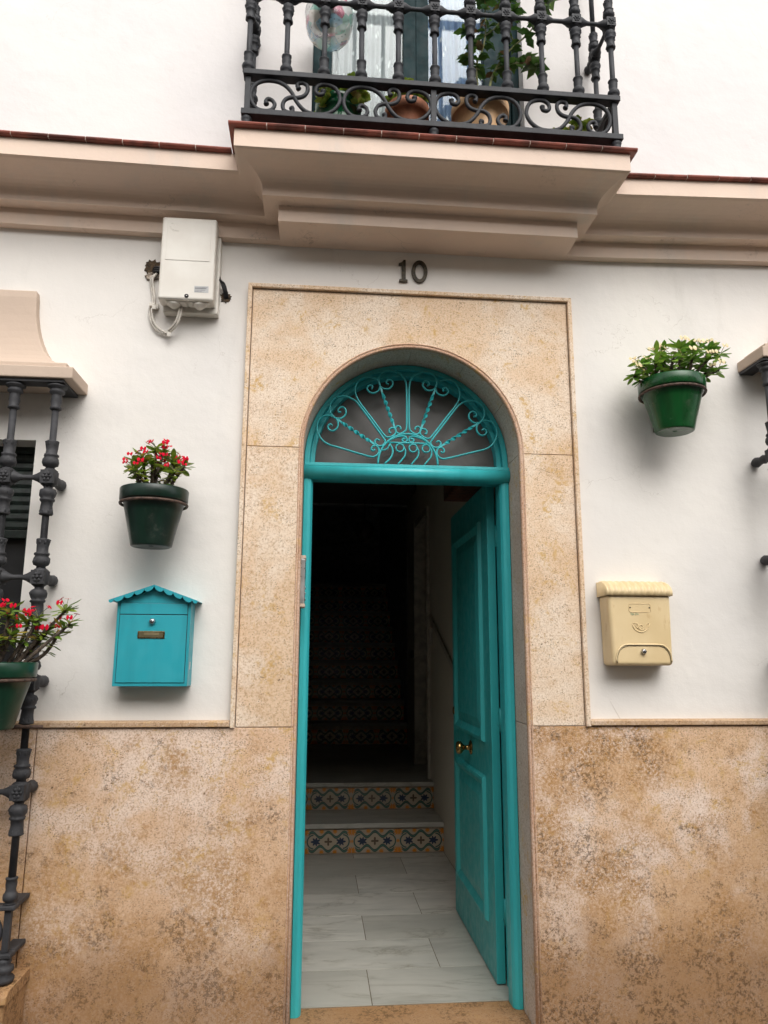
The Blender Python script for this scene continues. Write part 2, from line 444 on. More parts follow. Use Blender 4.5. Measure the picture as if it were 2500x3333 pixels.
# cornice profiles (y, z)
def dzl(x): return .011*max(0, (-x-.75))/.87 if x < 0 else .022*max(0, (x-.8))/.7
def cove(y0, z0, y1, z1, n=10):  # from lower inner edge (y0,z0) to upper outer (y1,z1), concave
    return [(y1+(y0-y1)*math.cos(math.pi/2*(i/n)) if False else y0+(y1-y0)*(1-math.cos(math.pi/2*i/n))**1.5, z0+(z1-z0)*math.sin(math.pi/2*i/n)) for i in range(n+1)]
prof = [(.1, 3.0385), (-.04, 3.0385), (-.04, 3.108), (-.10, 3.108)]+cove(-.10, 3.118, -.255, 3.186)+[(-.27, 3.19), (-.27, 3.262), (.1, 3.262)]
for x0, x1 in ((-3.4, -.55), (.64, 3.4)):
    m = MB(); n = len(prof)
    xs = [x0, (x0+x1)/2, x1]
    # split so that the slope function is followed
    pieces = [(-3.4, -.75), (-.75, -.55)] if x0 < 0 else [(.64, .8), (.8, 3.4)]
    for a, b in pieces: m.prism_x(prof, a, b, dzl)
    o = m.obj('cornice', M_trim, house)
# balcony slab with mitred mouldings: loop of (xl, xr, yfront, z)
CX = .0435
lay = [(-.565, .673, -.187, 3.035), (-.565, .673, -.187, 3.099), (-.565, .673, -.187, 3.1035), (-.626, .736, -.25, 3.104)]
nn = 10
for i in range(nn+1):
    t_ = i/nn; a = math.pi/2*t_
    fy = (1-math.cos(a))**1.5; fz = math.sin(a)
    lay.append((-.626+(-.713+.626)*fy, .736+(.800-.736)*fy, -.25+(-.41+.25)*fy, 3.112+(3.184-3.112)*fz))
lay += [(-.723, .810, -.42, 3.188), (-.723, .810, -.42, 3.262)]
V = []; F = []
for xl, xr, yf, z in lay: V += [(xl, .05, z), (xl, yf, z), (xr, yf, z), (xr, .05, z)]
for i in range(len(lay)-1):
    for j in range(3): F.append((i*4+j, i*4+j+1, i*4+4+j+1, i*4+4+j))
    F.append((i*4+3, i*4, i*4+4, i*4+7))
F.append((0, 3, 2, 1)); L = (len(lay)-1)*4; F.append((L, L+1, L+2, L+3))
m = MB(); m.add(V, F); m.obj('balcony_slab', M_trim, house, bevel=.0015)

# red tiles along the top edges
TP = [(-.0, .0), (.0, .0)]
def tile_prof(yf, yb, zb=3.2625, h=.0175):
    return [(yb, zb), (yf+.004, zb), (yf, zb+.004), (yf-.002, zb+h*.5), (yf+.001, zb+h-.003), (yf+.006, zb+h), (yb, zb+h)]
pitch = .139
x = -.748
m = MB()
while x > -3.3:
    MB().prism_x(tile_prof(-.289+rnd.uniform(-.001, .001), -.152), x-pitch+.002, x-.002, dzl).obj('edge_tile', M_tile, house)
    x -= pitch
x = .838
while x < 3.3:
    MB().prism_x(tile_prof(-.289+rnd.uniform(-.001, .001), -.152), x+.002, x+pitch-.002, dzl).obj('edge_tile', M_tile, house)
    x += pitch
x = -.746; nt_ = 11; pw = (.836+.746)/nt_
for i in range(nt_):
    MB().prism_x(tile_prof(-.441+rnd.uniform(-.0012, .0012), -.152), x+i*pw+.002, x+(i+1)*pw-.002).obj('edge_tile', M_tile, house)
m = MB(); m.prism_x([(-.437, 3.264), (-.437, 3.2775), (-.155, 3.2775), (-.155, 3.264)], -.744, .834)
m.prism_x([(-.285, 3.264), (-.285, 3.2775), (-.155, 3.2775), (-.155, 3.264)], -3.3, -.75, dzl)
m.prism_x([(-.285, 3.264), (-.285, 3.2775), (-.155, 3.2775), (-.155, 3.264)], .84, 3.3, dzl)
m.obj('tile_mortar', M_mortar, house)

# stone surround -------------------------------------------------
OX, OT, DZ = .688, 2.842, 1.08
m = MB(); arch_fill(m, .455, .668, 2.822, -.020, .004); m.obj('stone_slab', M_stone, house, bevel=.0015)
for s, mm in ((-1, M_stoneL), (1, M_stone)):
    a, b = sorted((s*.455, s*.668))
    MB().box(a, b, -.020, .004, 1.0605, 2.1425).obj('stone_slab', mm, house, bevel=.0015)
MB().box(-1.3755, -.455, -.022, .004, -.17, 1.0575).obj('stone_slab', M_dado, house, bevel=.002)
MB().box(-3.3, -1.379, -.022, .004, -.17, 1.0575).obj('stone_slab', M_dado, house, bevel=.002)
MB().box(.455, 1.86, -.022, .004, -.17, 1.0575).obj('stone_slab', M_dadoR, house, bevel=.002)
MB().box(1.8635, 3.3, -.022, .004, -.17, 1.0575).obj('stone_slab', M_dadoR, house, bevel=.002)
# raised outer border strips and dado ledges
def strip(pts, name='border_strip', mat=M_stone):
    return MB().prism_xz(pts, -.036, .003).obj(name, mat, house, bevel=.002)
strip([(-OX, DZ-.022), (-.671, DZ-.022), (-.671, 2.825), (-OX, OT)][::1])
strip([(.671, DZ-.022), (OX, DZ-.022), (OX, OT), (.671, 2.825)])
strip([(-OX, OT), (-.671, 2.8252), (.671, 2.8252), (OX, OT)])
for a, b in ((-3.3, -OX-.002), (OX+.002, 3.3)):
    o = MB().prism_x([(.003, 1.0605), (-.030, 1.0605), (-.034, 1.063), (-.034, 1.078), (-.028, 1.082), (.003, 1.084)], a, b).obj('dado_ledge', travertine('ledge_stone', .35, base=(.52, .36, .23), light=(.6, .45, .33), seed=a), house, bevel=.0012)
# arris moulding around the opening
n = 40
path = [(-.4495, -.008, -.17+.0)]+[(-.4495, -.008, z) for z in (.5, 1.0, 1.6)]
path += [(-.4495*math.cos(math.pi*i/n), -.008, CZ+.4495*math.sin(math.pi*i/n)) for i in range(n+1)]
path += [(.4495, -.008, z) for z in (1.6, 1.0, .5, -.17)]
MB().tube(path, .0075, 8, flat=(2.0, 1)).obj('edge_moulding', M_edge, house)
# thin incised line look: second slimmer bead
path2 = [((p[0]/.4495)*.460 if abs(p[2]-CZ) < 1e-6 or p[2] < CZ else p[0]*.460/.4495, -.0205, (CZ+(p[2]-CZ)*.460/.4495) if p[2] > CZ else p[2]) for p in path]
MB().tube(path2, .0028, 6).obj('edge_bead', M_edge, house)
# reveals
for s in (-1, 1):
    a, b = sorted((s*.4445, s*.481))
    MB().box(a, b, -.004, .302, -.17, 1.061).obj('reveal_stone', M_rev, house, bevel=.001)
    MB().box(a, b, -.004, .302, 1.064, CZ-.001).obj('reveal_stone', M_rev, house, bevel=.001)
segs = 6
for i in range(segs):
    a0 = math.pi*i/segs+.002; a1 = math.pi*(i+1)/segs-.002; k = 8
    I = [(.4445*math.cos(a0+(a1-a0)*j/k), CZ+.4445*math.sin(a0+(a1-a0)*j/k)) for j in range(k+1)]
    O = [(.481*math.cos(a0+(a1-a0)*j/k), CZ+.481*math.sin(a0+(a1-a0)*j/k)) for j in range(k, -1, -1)]
    MB().prism_xz(I+O, -.004, .302).obj('reveal_stone', M_rev, house)
# threshold
MB().box(-.4435, .4435, -.10, .2385, -.17, 0).obj('threshold', M_thr, house, bevel=.004)

# ---------------------------------------------------------------- turquoise door frame
FY = .160
def post(s):
    pr = [(.4425, .30), (.4425, FY), (.425, FY-.002), (.413, FY+.004), (.405, FY+.018), (.404, FY+.04), (.404, .237), (.430, .237), (.430, .30)]
    zt = 2.085
    m = MB(); V = []
    nseg = len(pr)
    # top of the post is scribed round under the transom
    zz = [zt, zt, zt-.002, zt-.008, zt-.022, zt-.03, zt-.03, zt, zt]
    V = [(s*x, y, -.001) for x, y in pr]+[(s*x, y, z) for (x, y), z in zip(pr, zz)]
    F = [(i, (i+1) % nseg, nseg+(i+1) % nseg, nseg+i) for i in range(nseg)]
    F += [tuple(range(nseg)), tuple(range(nseg, 2*nseg))]
    m.add(V, F)
    return m
frame = MB()
pp_ = [post(-1), post(1)]
df = post(-1).obj('door_frame', M_turq, house, bevel=.003, seg=3)
post(1).obj('frame_post', M_turq, df, bevel=.003, seg=3)
# transom with rounded lower nose
tp = [(.30, 2.113), (.139, 2.113), (.1335, 2.106), (.132, 2.092), (.136, 2.076), (.146, 2.064), (.162, 2.056), (.185, 2.054), (.235, 2.054), (.235, 2.112), (.30, 2.112)]
tp = [(.30, 2.1125), (.140, 2.1125), (.1345, 2.107), (.132, 2.092), (.136, 2.077), (.146, 2.066), (.162, 2.059), (.19, 2.057), (.30, 2.057)]
tp = tp[:-2]+[(.22, 2.057), (.22, 2.1124)]
m = MB(); m.prism_x(tp, -.4428, .4428); m.sm = [True]*len(m.sm); m.sm[0] = m.sm[1] = False
m.obj('transom', M_turq, df)
MB().box(-.4428, .4428, .221, .30, 2.112, 2.14).obj('frame_head', M_turq, df, bevel=.002)
# arched frame, stepped
def ring(m, r0, r1, y0, y1, n=40, z0=2.1275):
    base = [(r0*math.cos(math.pi*i/n), CZ-.0+r0*math.sin(math.pi*i/n)) for i in range(n+1)]
    outer = [(r1*math.cos(math.pi*i/n), CZ+r1*math.sin(math.pi*i/n)) for i in range(n+1)]
    base = [(r0, z0)]+base+[(-r0, z0)]; outer = [(r1, z0)]+outer+[(-r1, z0)]
    k = len(base); V = [(x, y0, z) for x, z in base]+[(x, y0, z) for x, z in outer]+[(x, y1, z) for x, z in base]+[(x, y1, z) for x, z in outer]
    F = []
    for i in range(k-1):
        F += [(i, k+i, k+i+1, i+1), (2*k+i, 2*k+i+1, 3*k+i+1, 3*k+i), (i, i+1, 2*k+i+1, 2*k+i), (k+i, 3*k+i, 3*k+i+1, k+i+1)]
    F += [(0, 2*k, 3*k, k), (k-1, 2*k-1, 4*k-1, 3*k-1)]
    m.add(V, F)
m = MB(); ring(m, .420, .4425, .165, .30); m.obj('arch_frame', M_turq, df, bevel=.002)
m = MB(); ring(m, .398, .4198, .190, .30); m.obj('arch_bead', M_turq, df, bevel=.004, seg=3)

# fanlight: glass and wrought grille
M_fg, t, n_, l, p = nodes('dusty_fanlight_glass')
v = coords(t); c = mixc(t, ramp(t, noise(t, v, 4, 5, .6, .5), .35, .7), (.085, .08, .075), (.05, .047, .044))
l.new(c, p.inputs['Base Color']); p.inputs['Roughness'].default_value = .42; p.inputs['Specular IOR Level'].default_value = .6
l.new(bump(t, noise(t, v, 240, 3, .6), .2, .0008), p.inputs['Normal'])
fan = MB().prism_xz([(.399*math.cos(math.pi*i/40), 2.1277 if i in (0, 40) else CZ+.399*math.sin(math.pi*i/40)) for i in range(41)], .236, .240).obj('fanlight', M_fg, house)
GY = .148
MB().box(-.4418, .4418, .142, .158, 2.1135, 2.1265).obj('grille_bar', M_turq, fan, bevel=.001)
def fl(pts, y=GY, r=.0048, k=4): return MB().tube(smooth(xz(pts, y), k), r, 6, flat=(1.5, .85))
petals = [
 [(-.122,2.478),(-.128,2.495),(-.123,2.527),(-.1,2.547),(-.07,2.55),(-.033,2.537),(-.012,2.509),(-.006,2.471),(-.005,2.384),(-.006,2.297),(-.013,2.277),(-.036,2.264),(-.05,2.272),(-.054,2.289),(-.045,2.299),(-.033,2.294),(-.032,2.283)],
 [(-.122,2.478),(-.128,2.498),(-.148,2.513),(-.178,2.518),(-.208,2.508),(-.227,2.478),(-.23,2.444),(-.213,2.404),(-.162,2.336),(-.104,2.258),(-.087,2.247),(-.066,2.253),(-.054,2.267),(-.055,2.284),(-.068,2.29),(-.081,2.282),(-.081,2.269),(-.073,2.267)],
 [(-.315,2.326),(-.335,2.347),(-.339,2.378),(-.328,2.406),(-.299,2.424),(-.266,2.424),(-.235,2.41),(-.217,2.393),(-.166,2.325),(-.108,2.245),(-.099,2.226),(-.11,2.21),(-.127,2.207),(-.14,2.216),(-.143,2.228),(-.134,2.237),(-.123,2.231)],
 [(-.315,2.326),(-.341,2.336),(-.371,2.33),(-.388,2.305),(-.392,2.272),(-.377,2.236),(-.345,2.209),(-.28,2.19),(-.169,2.16),(-.142,2.161),(-.127,2.176),(-.127,2.195),(-.14,2.208),(-.154,2.203),(-.158,2.191),(-.15,2.185),(-.143,2.191)]]
curls = [
 [(-.122,2.478),(-.106,2.467),(-.082,2.468),(-.066,2.488),(-.073,2.507),(-.088,2.507),(-.095,2.494),(-.085,2.487)],
 [(-.122,2.478),(-.129,2.457),(-.15,2.445),(-.171,2.451),(-.179,2.468),(-.168,2.48),(-.155,2.475),(-.159,2.464)],
 [(-.315,2.326),(-.291,2.325),(-.271,2.343),(-.271,2.365),(-.286,2.377),(-.302,2.367),(-.301,2.354),(-.29,2.354)],
 [(-.315,2.326),(-.303,2.308),(-.305,2.284),(-.323,2.268),(-.341,2.274),(-.346,2.288),(-.336,2.298),(-.326,2.291)]]
def twist(p0, p1, turns=2.5, n=44):
    P0 = Vector((p0[0], GY, p0[1])); P1 = Vector((p1[0], GY, p1[1])); d_ = (P1-P0).normalized()
    a = Vector((0, 1, 0)); b = d_.cross(a); V = []; F = []
    for i in range(n+1):
        t_ = i/n; q = P0.lerp(P1, t_); env = max(0, min(1, (t_-.16)/.1, (.86-t_)/.1)); g_ = math.pi*turns*2*max(0, min(1, (t_-.15)/.7))
        w_ = .0042+(.0085-.0042)*env; h_ = .0042-.0022*env
        u_ = a*math.cos(g_)+b*math.sin(g_); v_ = -a*math.sin(g_)+b*math.cos(g_)
        for sx, sy in ((1, 1), (-1, 1), (-1, -1), (1, -1)): V.append(q+u_*w_*sx+v_*h_*sy)
    for i in range(n):
        for k_ in range(4): F.append((i*4+k_, i*4+(k_+1) % 4, i*4+4+(k_+1) % 4, i*4+4+k_))
    m = MB(); m.add(V, F, False); return m
for s in (-1, 1):
    def mir(P): return [(-s*x_, z_) for x_, z_ in P]
    for P in petals: fl(mir(P)).obj('petal_scroll', M_turq, fan)
    for P in curls: fl(mir(P)).obj('curl', M_turq, fan)
    twist(*mir([(-.122, 2.476), (-.054, 2.28)])).obj('twisted_bar', M_turq, fan)
    twist(*mir([(-.315, 2.326), (-.134, 2.207)])).obj('twisted_bar', M_turq, fan)
    fl(mir([(-.108,2.203),(-.085,2.229),(-.056,2.246),(-.022,2.254),(-.009,2.249),(-.004,2.238),(-.009,2.229),(-.021,2.230),(-.025,2.238),(-.018,2.244),(-.013,2.24)])).obj('small_scroll', M_turq, fan)
fl([(.129*math.cos(math.pi*i/24), 2.130+.134*math.sin(math.pi*i/24)) for i in range(25)], r=.0055).obj('inner_arch', M_turq, fan)
fl([(-.085, 2.2235), (0, 2.2235), (.085, 2.2235)], k=2).obj('grille_bar', M_turq, fan)
d1 = fl([(-.079, 2.219), (-.068, 2.198), (-.066, 2.179), (-.076, 2.154), (-.1, 2.129)])
d1.tube(smooth(xz([(-.079, 2.216), (-.091, 2.195), (-.112, 2.187)], GY), 4), .004, 6, flat=(1.5, .85)); d1.obj('numeral_one', M_turq, fan)
for x0 in (-.035, .022, .079):
    m = MB(); m.tube([(x0+.0172*math.cos(2*math.pi*i/20), GY, 2.2015+.0172*math.sin(2*math.pi*i/20)) for i in range(20)], .0042, 6, closed=True, flat=(1.5, .85))
    m.tube(smooth(xz([(x0+.0165, 2.206), (x0+.024, 2.19), (x0+.022, 2.168), (x0+.008, 2.148), (x0-.008, 2.129)], GY), 4), .0042, 6, flat=(1.5, .85))
    m.obj('numeral_nine', M_turq, fan)

# ---------------------------------------------------------------- open door leaf
leaf = MB()
LX, Y0, Y1, LZ = .39, .368, 1.271, 2.110
leaf = MB().box(LX, LX+.038, Y0, Y1, .006, LZ).obj('door', M_turq_shaded, house, bevel=.003)
# raised mouldings framing the two panels (facing the street side when shut)
def panel(y0, y1, z0, z1):
    m = MB()
    def fr(a, xa, b, xb):
        # quad loop between inset a (at x=xa) and inset b (at x=xb)
        A = [(xa, y0+a, z0+a), (xa, y1-a, z0+a), (xa, y1-a, z1-a), (xa, y0+a, z1-a)]
        B = [(xb, y0+b, z0+b), (xb, y1-b, z0+b), (xb, y1-b, z1-b), (xb, y0+b, z1-b)]
        m.add(A+B, [(i, (i+1) % 4, 4+(i+1) % 4, 4+i) for i in range(4)])
    fr(0, LX+.002, .010, LX-.016); fr(.010, LX-.016, .024, LX-.018); fr(.024, LX-.018, .052, LX-.002); fr(.052, LX-.002, .10, LX-.012)
    m.add([(LX-.012, y0+.10, z0+.10), (LX-.012, y1-.10, z0+.10), (LX-.012, y1-.10, z1-.10), (LX-.012, y0+.10, z1-.10)], [(0, 1, 2, 3)])
    o = m.obj('door_panel', M_turq_shaded, leaf)
panel(.49, 1.155, .94, 1.955); panel(.49, 1.155, .2, .80)
kb = MB().lathe([(.034, 0), (.034, .004), (.026, .008), (.012, .012), (.011, .034), (.02, .042), (.030, .052), (.031, .062), (.026, .072), (.012, .076)], (0, 0, 0), 20)
o = kb.obj('door_knob', M_brass, leaf); o.rotation_euler = (0, -math.pi/2, 0); o.location = (LX-.0005, .80, .884)
o = MB().lathe([(.022, 0), (.022, .008), (.016, .014), (.006, .016)], (0, 0, 0), 16).obj('door_lock', M_brass, leaf); o.rotation_euler = (0, -math.pi/2, 0); o.location = (LX-.0005, 1.2, 1.03)
o = MB().box(LX+.006, LX+.032, Y1+.0005, Y1+.004, .95, 1.1).obj('lock_plate', M_brass, leaf)
for z in (.25, 1.03, 1.08, 1.9):
    MB().lathe([(.004, 0), (.004, .0015), (.002, .002)], (LX+.03, Y0-.0005, z), 8, axis='y').obj('screw', M_turq_shaded, leaf)
for z in (.28, 1.05, 1.86):
    MB().lathe([(.007, -.05), (.007, .05)], (LX+.042, Y0-.006, z), 10).obj('hinge', M_turq_shaded, leaf)
# rebate strip of the frame beside the leaf
MB().box(.4306, .4440, .301, .362, 0, 2.11).obj('rebate_strip', M_turq, df, bevel=.002)

# ---------------------------------------------------------------- hallway
m = MB()
m.box(-.68, -.62, .302, 5.25, -.1, 3.2)                      # left wall
m.box(.53, .60, .363, 3.0, -.1, 3.2); m.box(.53, .60, 3.0, 3.78, 2.53, 3.2)
m.obj('hall_wall', M_hall, house)
m = MB(); m.box(.62, .70, 3.78, 5.2, -.1, 3.2); m.box(.62, 1.2, 2.9, 2.98, -.1, 3.2); m.box(1.2, 1.3, 2.9, 5, -.1, 3.2)
m.obj('side_passage_wall', M_hall, house)
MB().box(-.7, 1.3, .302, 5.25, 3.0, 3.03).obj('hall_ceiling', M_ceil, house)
m = MB(); m.box(-.68, 1.3, 5.25, 5.32, 2.98, 4.75); m.box(.70, 1.3, 5.2, 5.25, -.1, 3.2); m.box(-.68, -.62, 5.25, 9, 0, 6); m.box(.62, .70, 5.25, 9, 0, 6); m.box(-.7, .7, 8.9, 9, 0, 6); m.box(-.7, .7, 5.3, 9, 4.6, 4.7); m.box(-.8, .8, 9.0, 9.1, 0, 6)
m.box(-.68, -.46, 5.18, 5.25, .39, 3.0)
m.obj('stairwell_wall', simple('stairwell_paint', (.4, .4, .41), .9), house)
# pale door casing on the right-hand side
M_case = simple('casing_paint', (.42, .38, .32), .5)
MB().box(.505, .56, 3.0, 3.06, .392, 2.53).obj('door_casing', M_case, house, bevel=.004)
MB().box(.50, .62, 3.74, 3.83, .392, 2.53).obj('door_casing', M_case, house, bevel=.004)
MB().box(.505, .56, 3.061, 3.739, 2.47, 2.53).obj('door_casing', M_case, house, bevel=.004)
# sloping capping of tiled dado on the right wall
m = MB(); m.add([(.515, .37, .62), (.529, .37, .62), (.529, .37, .66), (.515, .37, .66), (.515, 2.95, 1.60), (.529, 2.95, 1.60), (.529, 2.95, 1.645), (.515, 2.95, 1.645)],
 [(0, 1, 2, 3), (4, 5, 6, 7), (0, 1, 5, 4), (1, 2, 6, 5), (2, 3, 7, 6), (3, 0, 4, 7)])
m.obj('dado_capping', M_case, house)

# staircase
stairs = empty('staircase', 'marble staircase with patterned tile risers rising into the dark hallway', 'staircase', (0, 2.45, 0))
def P(o): o.parent = stairs; o.matrix_parent_inverse = Matrix.Translation((0, -2.45, 0)); return o
def azulejo(light_mul):
    M, t, n, l, p = nodes('patterned_riser_tile')
    tc = t.nodes.new('ShaderNodeTexCoord'); sep = t.nodes.new('ShaderNodeSeparateXYZ'); l.new(tc.outputs['Object'], sep.inputs[0])
    X, Z = sep.outputs['X'], sep.outputs['Z']      # tile local: x in [-.16,.16], z in [-.075,.075]
    ax = math2(t, 'ABSOLUTE', X); az = math2(t, 'ABSOLUTE', Z)
    c = (.42, .35, .26)
    def band(e, lo, hi): 
        return math2(t, 'MULTIPLY', ramp(t, e, lo-.002, lo), ramp(t, e, hi+.002, hi))
    # wavy strapwork
    wave = math2(t, 'ADD', .044, math2(t, 'MULTIPLY', math2(t, 'COSINE', math2(t, 'MULTIPLY', X, 58)), .017))
    dd = math2(t, 'ABSOLUTE', math2(t, 'SUBTRACT', az, wave))
    inx = ramp(t, ax, .136, .132)
    cc = mixc(t, math2(t, 'MULTIPLY', ramp(t, dd, .0085, .0065), inx), c, (.05, .13, .10))
    cc = mixc(t, math2(t, 'MULTIPLY', band(dd, .0065, .0085), inx), cc, (.02, .025, .03))
    # rings near the ends
    def dist(x0, z0, sx=1, sz=1):
        a = math2(t, 'MULTIPLY', math2(t, 'SUBTRACT', ax, x0), sx); b = math2(t, 'MULTIPLY', math2(t, 'SUBTRACT', az, z0), sz)
        return math2(t, 'SQRT', math2(t, 'ADD', math2(t, 'MULTIPLY', a, a), math2(t, 'MULTIPLY', b, b)))
    rg = dist(.098, 0); cc = mixc(t, math2(t, 'MULTIPLY', band(rg, .040, .047), ramp(t, ax, .098, .102)), cc, (.04, .09, .08))
    # navy palmette with lobed edge
    ang = math2(t, 'ARCTAN2', Z, math2(t, 'SUBTRACT', ax, .085))
    lob = math2(t, 'ADD', .021, math2(t, 'MULTIPLY', math2(t, 'COSINE', math2(t, 'MULTIPLY', ang, 7)), .006))
    pal = ramp(t, math2(t, 'SUBTRACT', dist(.085, 0, .8, 1), lob), .0015, -.0005); cc = mixc(t, pal, cc, (.015, .03, .07))
    # centre cross flower
    ang2 = math2(t, 'ARCTAN2', Z, X)
    lob2 = math2(t, 'ADD', .017, math2(t, 'MULTIPLY', math2(t, 'COSINE', math2(t, 'MULTIPLY', ang2, 4)), .009))
    pal2 = ramp(t, math2(t, 'SUBTRACT', dist(0, 0), lob2), .0015, -.0005); cc = mixc(t, pal2, cc, (.09, .06, .04))
    # orange fans at the edges and corners
    for (x0, z0, r_) in ((.155, .062, .028), (.045, .066, .017), (.158, 0, .012)):
        an = math2(t, 'ARCTAN2', math2(t, 'SUBTRACT', az, z0), math2(t, 'SUBTRACT', ax, x0))
        lb = math2(t, 'ADD', r_*.8, math2(t, 'MULTIPLY', math2(t, 'COSINE', math2(t, 'MULTIPLY', an, 9)), r_*.22))
        q = ramp(t, math2(t, 'SUBTRACT', dist(x0, z0), lb), .0015, -.0005); cc = mixc(t, q, cc, (.55, .20, .025))
    l.new(mixc(t, 1.0, cc, (light_mul, light_mul, light_mul), 'MULTIPLY'), p.inputs['Base Color']); p.inputs['Roughness'].default_value = .25
    return M
M_az = azulejo(1.0); M_az_lit = azulejo(1.3); M_tread2 = marble('upper_tread', (.5, .48, .43))  # upper flight: same tile, colour lifted to stand in for more light
def tile_mesh(w_, h_, mat):
    return MB().box(-w_/2+.001, w_/2-.001, -.004, .004, -h_/2+.001, h_/2-.001).mesh('riser_tile', mat)
def riser(y, z0, z1, x0, x1, wd=.317, mat=None):
    h_ = .15; zc = z0+.005+h_/2
    me = tile_mesh(wd, h_, mat or M_az)
    x_ = x1-wd/2
    while x_ > x0-wd/2:
        o = inst(me, 'riser_tile', stairs, (x_, y-2.45-.004, zc)); x_ -= wd
    P(MB().box(x0, x1, y+.0005, y+.03, z0-.02, z1-.001).obj('riser_backing', M_mortar))
riser(2.452, 0, .164, -.62, .529)
P(MB().box(-.619, .5285, 2.425, 2.88, .166, .198).obj('tread', M_tread, None, bevel=.004, seg=3))
riser(2.877, .198, .36, -.62, .529, .31)
P(MB().box(-.619, .61, 2.853, 5.23, .362, .392).obj('landing', M_tread, None, bevel=.004, seg=3))
for i in range(9):
    y = 5.24+.319*i; z = .392+.2163*i
    h_ = .15
    riser(y, z, z+.186, -.619, .6195, .33, M_az_lit)
    P(MB().box(-.619, .6195, y-.022, y+.33, z+.188, z+.2163).obj('tread', M_tread2, None, bevel=.004))

# wooden cupboard high on the hall wall, lamps, keys
wc = MB().box(.38, .529, 1.0, 1.45, 2.245, 2.75).obj('wall_cupboard', simple('red_brown_wood', (.13, .045, .025), .5, var=.3, vscale=20), None, bevel=.006)
tag(wc, 'red brown wooden cupboard high on the hallway wall above the open door', 'cupboard')
lamp = empty('ceiling_lamp', 'round wire framed ceiling lamp just inside the doorway, mostly hidden by the transom', 'lamp', (.10, 2.0, 3.0))
MB().lathe([(.006, -.42), (.006, 0)], n=8).obj('cord', M_black, lamp)
m = MB()
for i in range(8):
    a = math.pi*2*i/8
    m.tube([(.13*math.sin(b)*math.cos(a), .13*math.sin(b)*math.sin(a), -.42+.0-.09*(1-math.cos(b))-.0) for b in [math.pi/2*j/8*1.2 for j in range(9)]], .002, 5)
m.tube([(.125*math.cos(math.pi*2*i/20), .125*math.sin(math.pi*2*i/20), -.50) for i in range(20)], .0025, 5, closed=True)
m.obj('wire_frame', M_rust, lamp)
MB().ball((0, 0, -.45), .045).obj('bulb', simple('bulb_glass', (.5, .5, .48), .2), lamp)
lamp2 = empty('ceiling_lamp', 'dark pendant lamp hanging over the landing deep in the hallway', 'lamp', (.12, 4.9, 3.0))
MB().lathe([(.004, -.25), (.004, 0)], n=6).obj('cord', M_black, lamp2)
MB().lathe([(.03, -.25), (.08, -.29), (.11, -.37), (.08, -.45), (.03, -.49)], n=14).obj('lamp_shade', simple('smoked_glass', (.06, .05, .04), .3), lamp2)
sw = MB().box(.48, .4995, 3.745, 3.80, 1.30, 1.37).obj('light_switch', M_black, None, bevel=.004); tag(sw, 'small dark switch on the pale door casing in the hallway', 'switch')
kk = MB(); kk.box(.508, .528, 2.86, 2.90, 1.50, 1.53); kk.tube([(.518, 2.88, 1.50), (.517, 2.88, 1.44), (.519, 2.885, 1.40)], .012, 6)
o = kk.obj('hanging_tassel', simple('pale_cloth', (.5, .48, .44), .8)); tag(o, 'small pale tassel hanging on the right wall of the hallway', 'ornament')

# ---------------------------------------------------------------- window hoods, shutter, window
def hood(side, xc, half, ztop0):
    # levels: half width, y front, z
    lv = [(half, -.187, 0), (half, -.187, .046), (half-.036, -.152, .047), (half-.036, -.152, .074), (half-.052, -.135, .078)]
    for i in range(1, 13):
        t_ = i/12; a = math.pi/2*t_
        lv.append((half-.052-(.165)*math.sin(a), -.135+(.10)*math.sin(a), .078+.285*(1-math.cos(a))+.03*t_))
    lv += [(half-.222, -.030, .425)]
    V = []; F = []
    for hw, yf, z in lv: V += [(xc-hw, .002, ztop0+z), (xc-hw, yf, ztop0+z), (xc+hw, yf, ztop0+z), (xc+hw, .002, ztop0+z)]
    for i in range(len(lv)-1):
        for j in range(3): F.append((i*4+j, i*4+j+1, i*4+5+j, i*4+4+j))
    F.append((0, 3, 2, 1)); L = (len(lv)-1)*4; F.append((L, L+1, L+2, L+3))
    m = MB(); m.add(V, F); m.obj('window_hood', M_trim2, house, bevel=.004)
hood(-1, -2.118, .810, 2.338)
hood(1, 2.247, .810, 2.545)
for x0, x1, zt in ((-2.75, WIN_X, WIN_T), (RW_X, 2.80, RW_T)):
    wf = MB().box(x0+.001, x1-.001, .125, .16, 1.12, 1.16).obj('window_frame', M_green, house)
    MB().box(x0+.001, x0+.05, .125, .16, 1.161, zt-.001).obj('frame_post', M_green, wf); MB().box(x1-.05, x1-.001, .125, .16, 1.161, zt-.001).obj('frame_post', M_green, wf)
    MB().box(x0+.051, x1-.051, .14, .145, 1.161, zt-.001).obj('pane', M_black, wf)
    sh = MB().box(x0+.004, x1-.004, .105, .124, 1.772, 1.806).obj('shutter', M_slat, house, bevel=.003)
    z = 1.808
    while z < zt-.005:
        MB().prism_x([(.106, z), (.101, z+.010), (.103, z+.027), (.108, z+.0325), (.120, z+.0325), (.120, z)], x0+.004, x1-.004).obj('slat', M_slat, sh)
        z += .0345

# stone pedestal under the left grille
ped = MB().box(-2.90, -1.336, -.215, -.0225, -.17, .230).obj('window_pedestal', M_thr, house, bevel=.006)
MB().prism_x([(-.0225, .231), (-.222, .231), (-.226, .238), (-.222, .256), (-.205, .268), (-.0225, .270)], -2.91, -1.328).obj('pedestal_cap', M_thr, ped, bevel=.002)

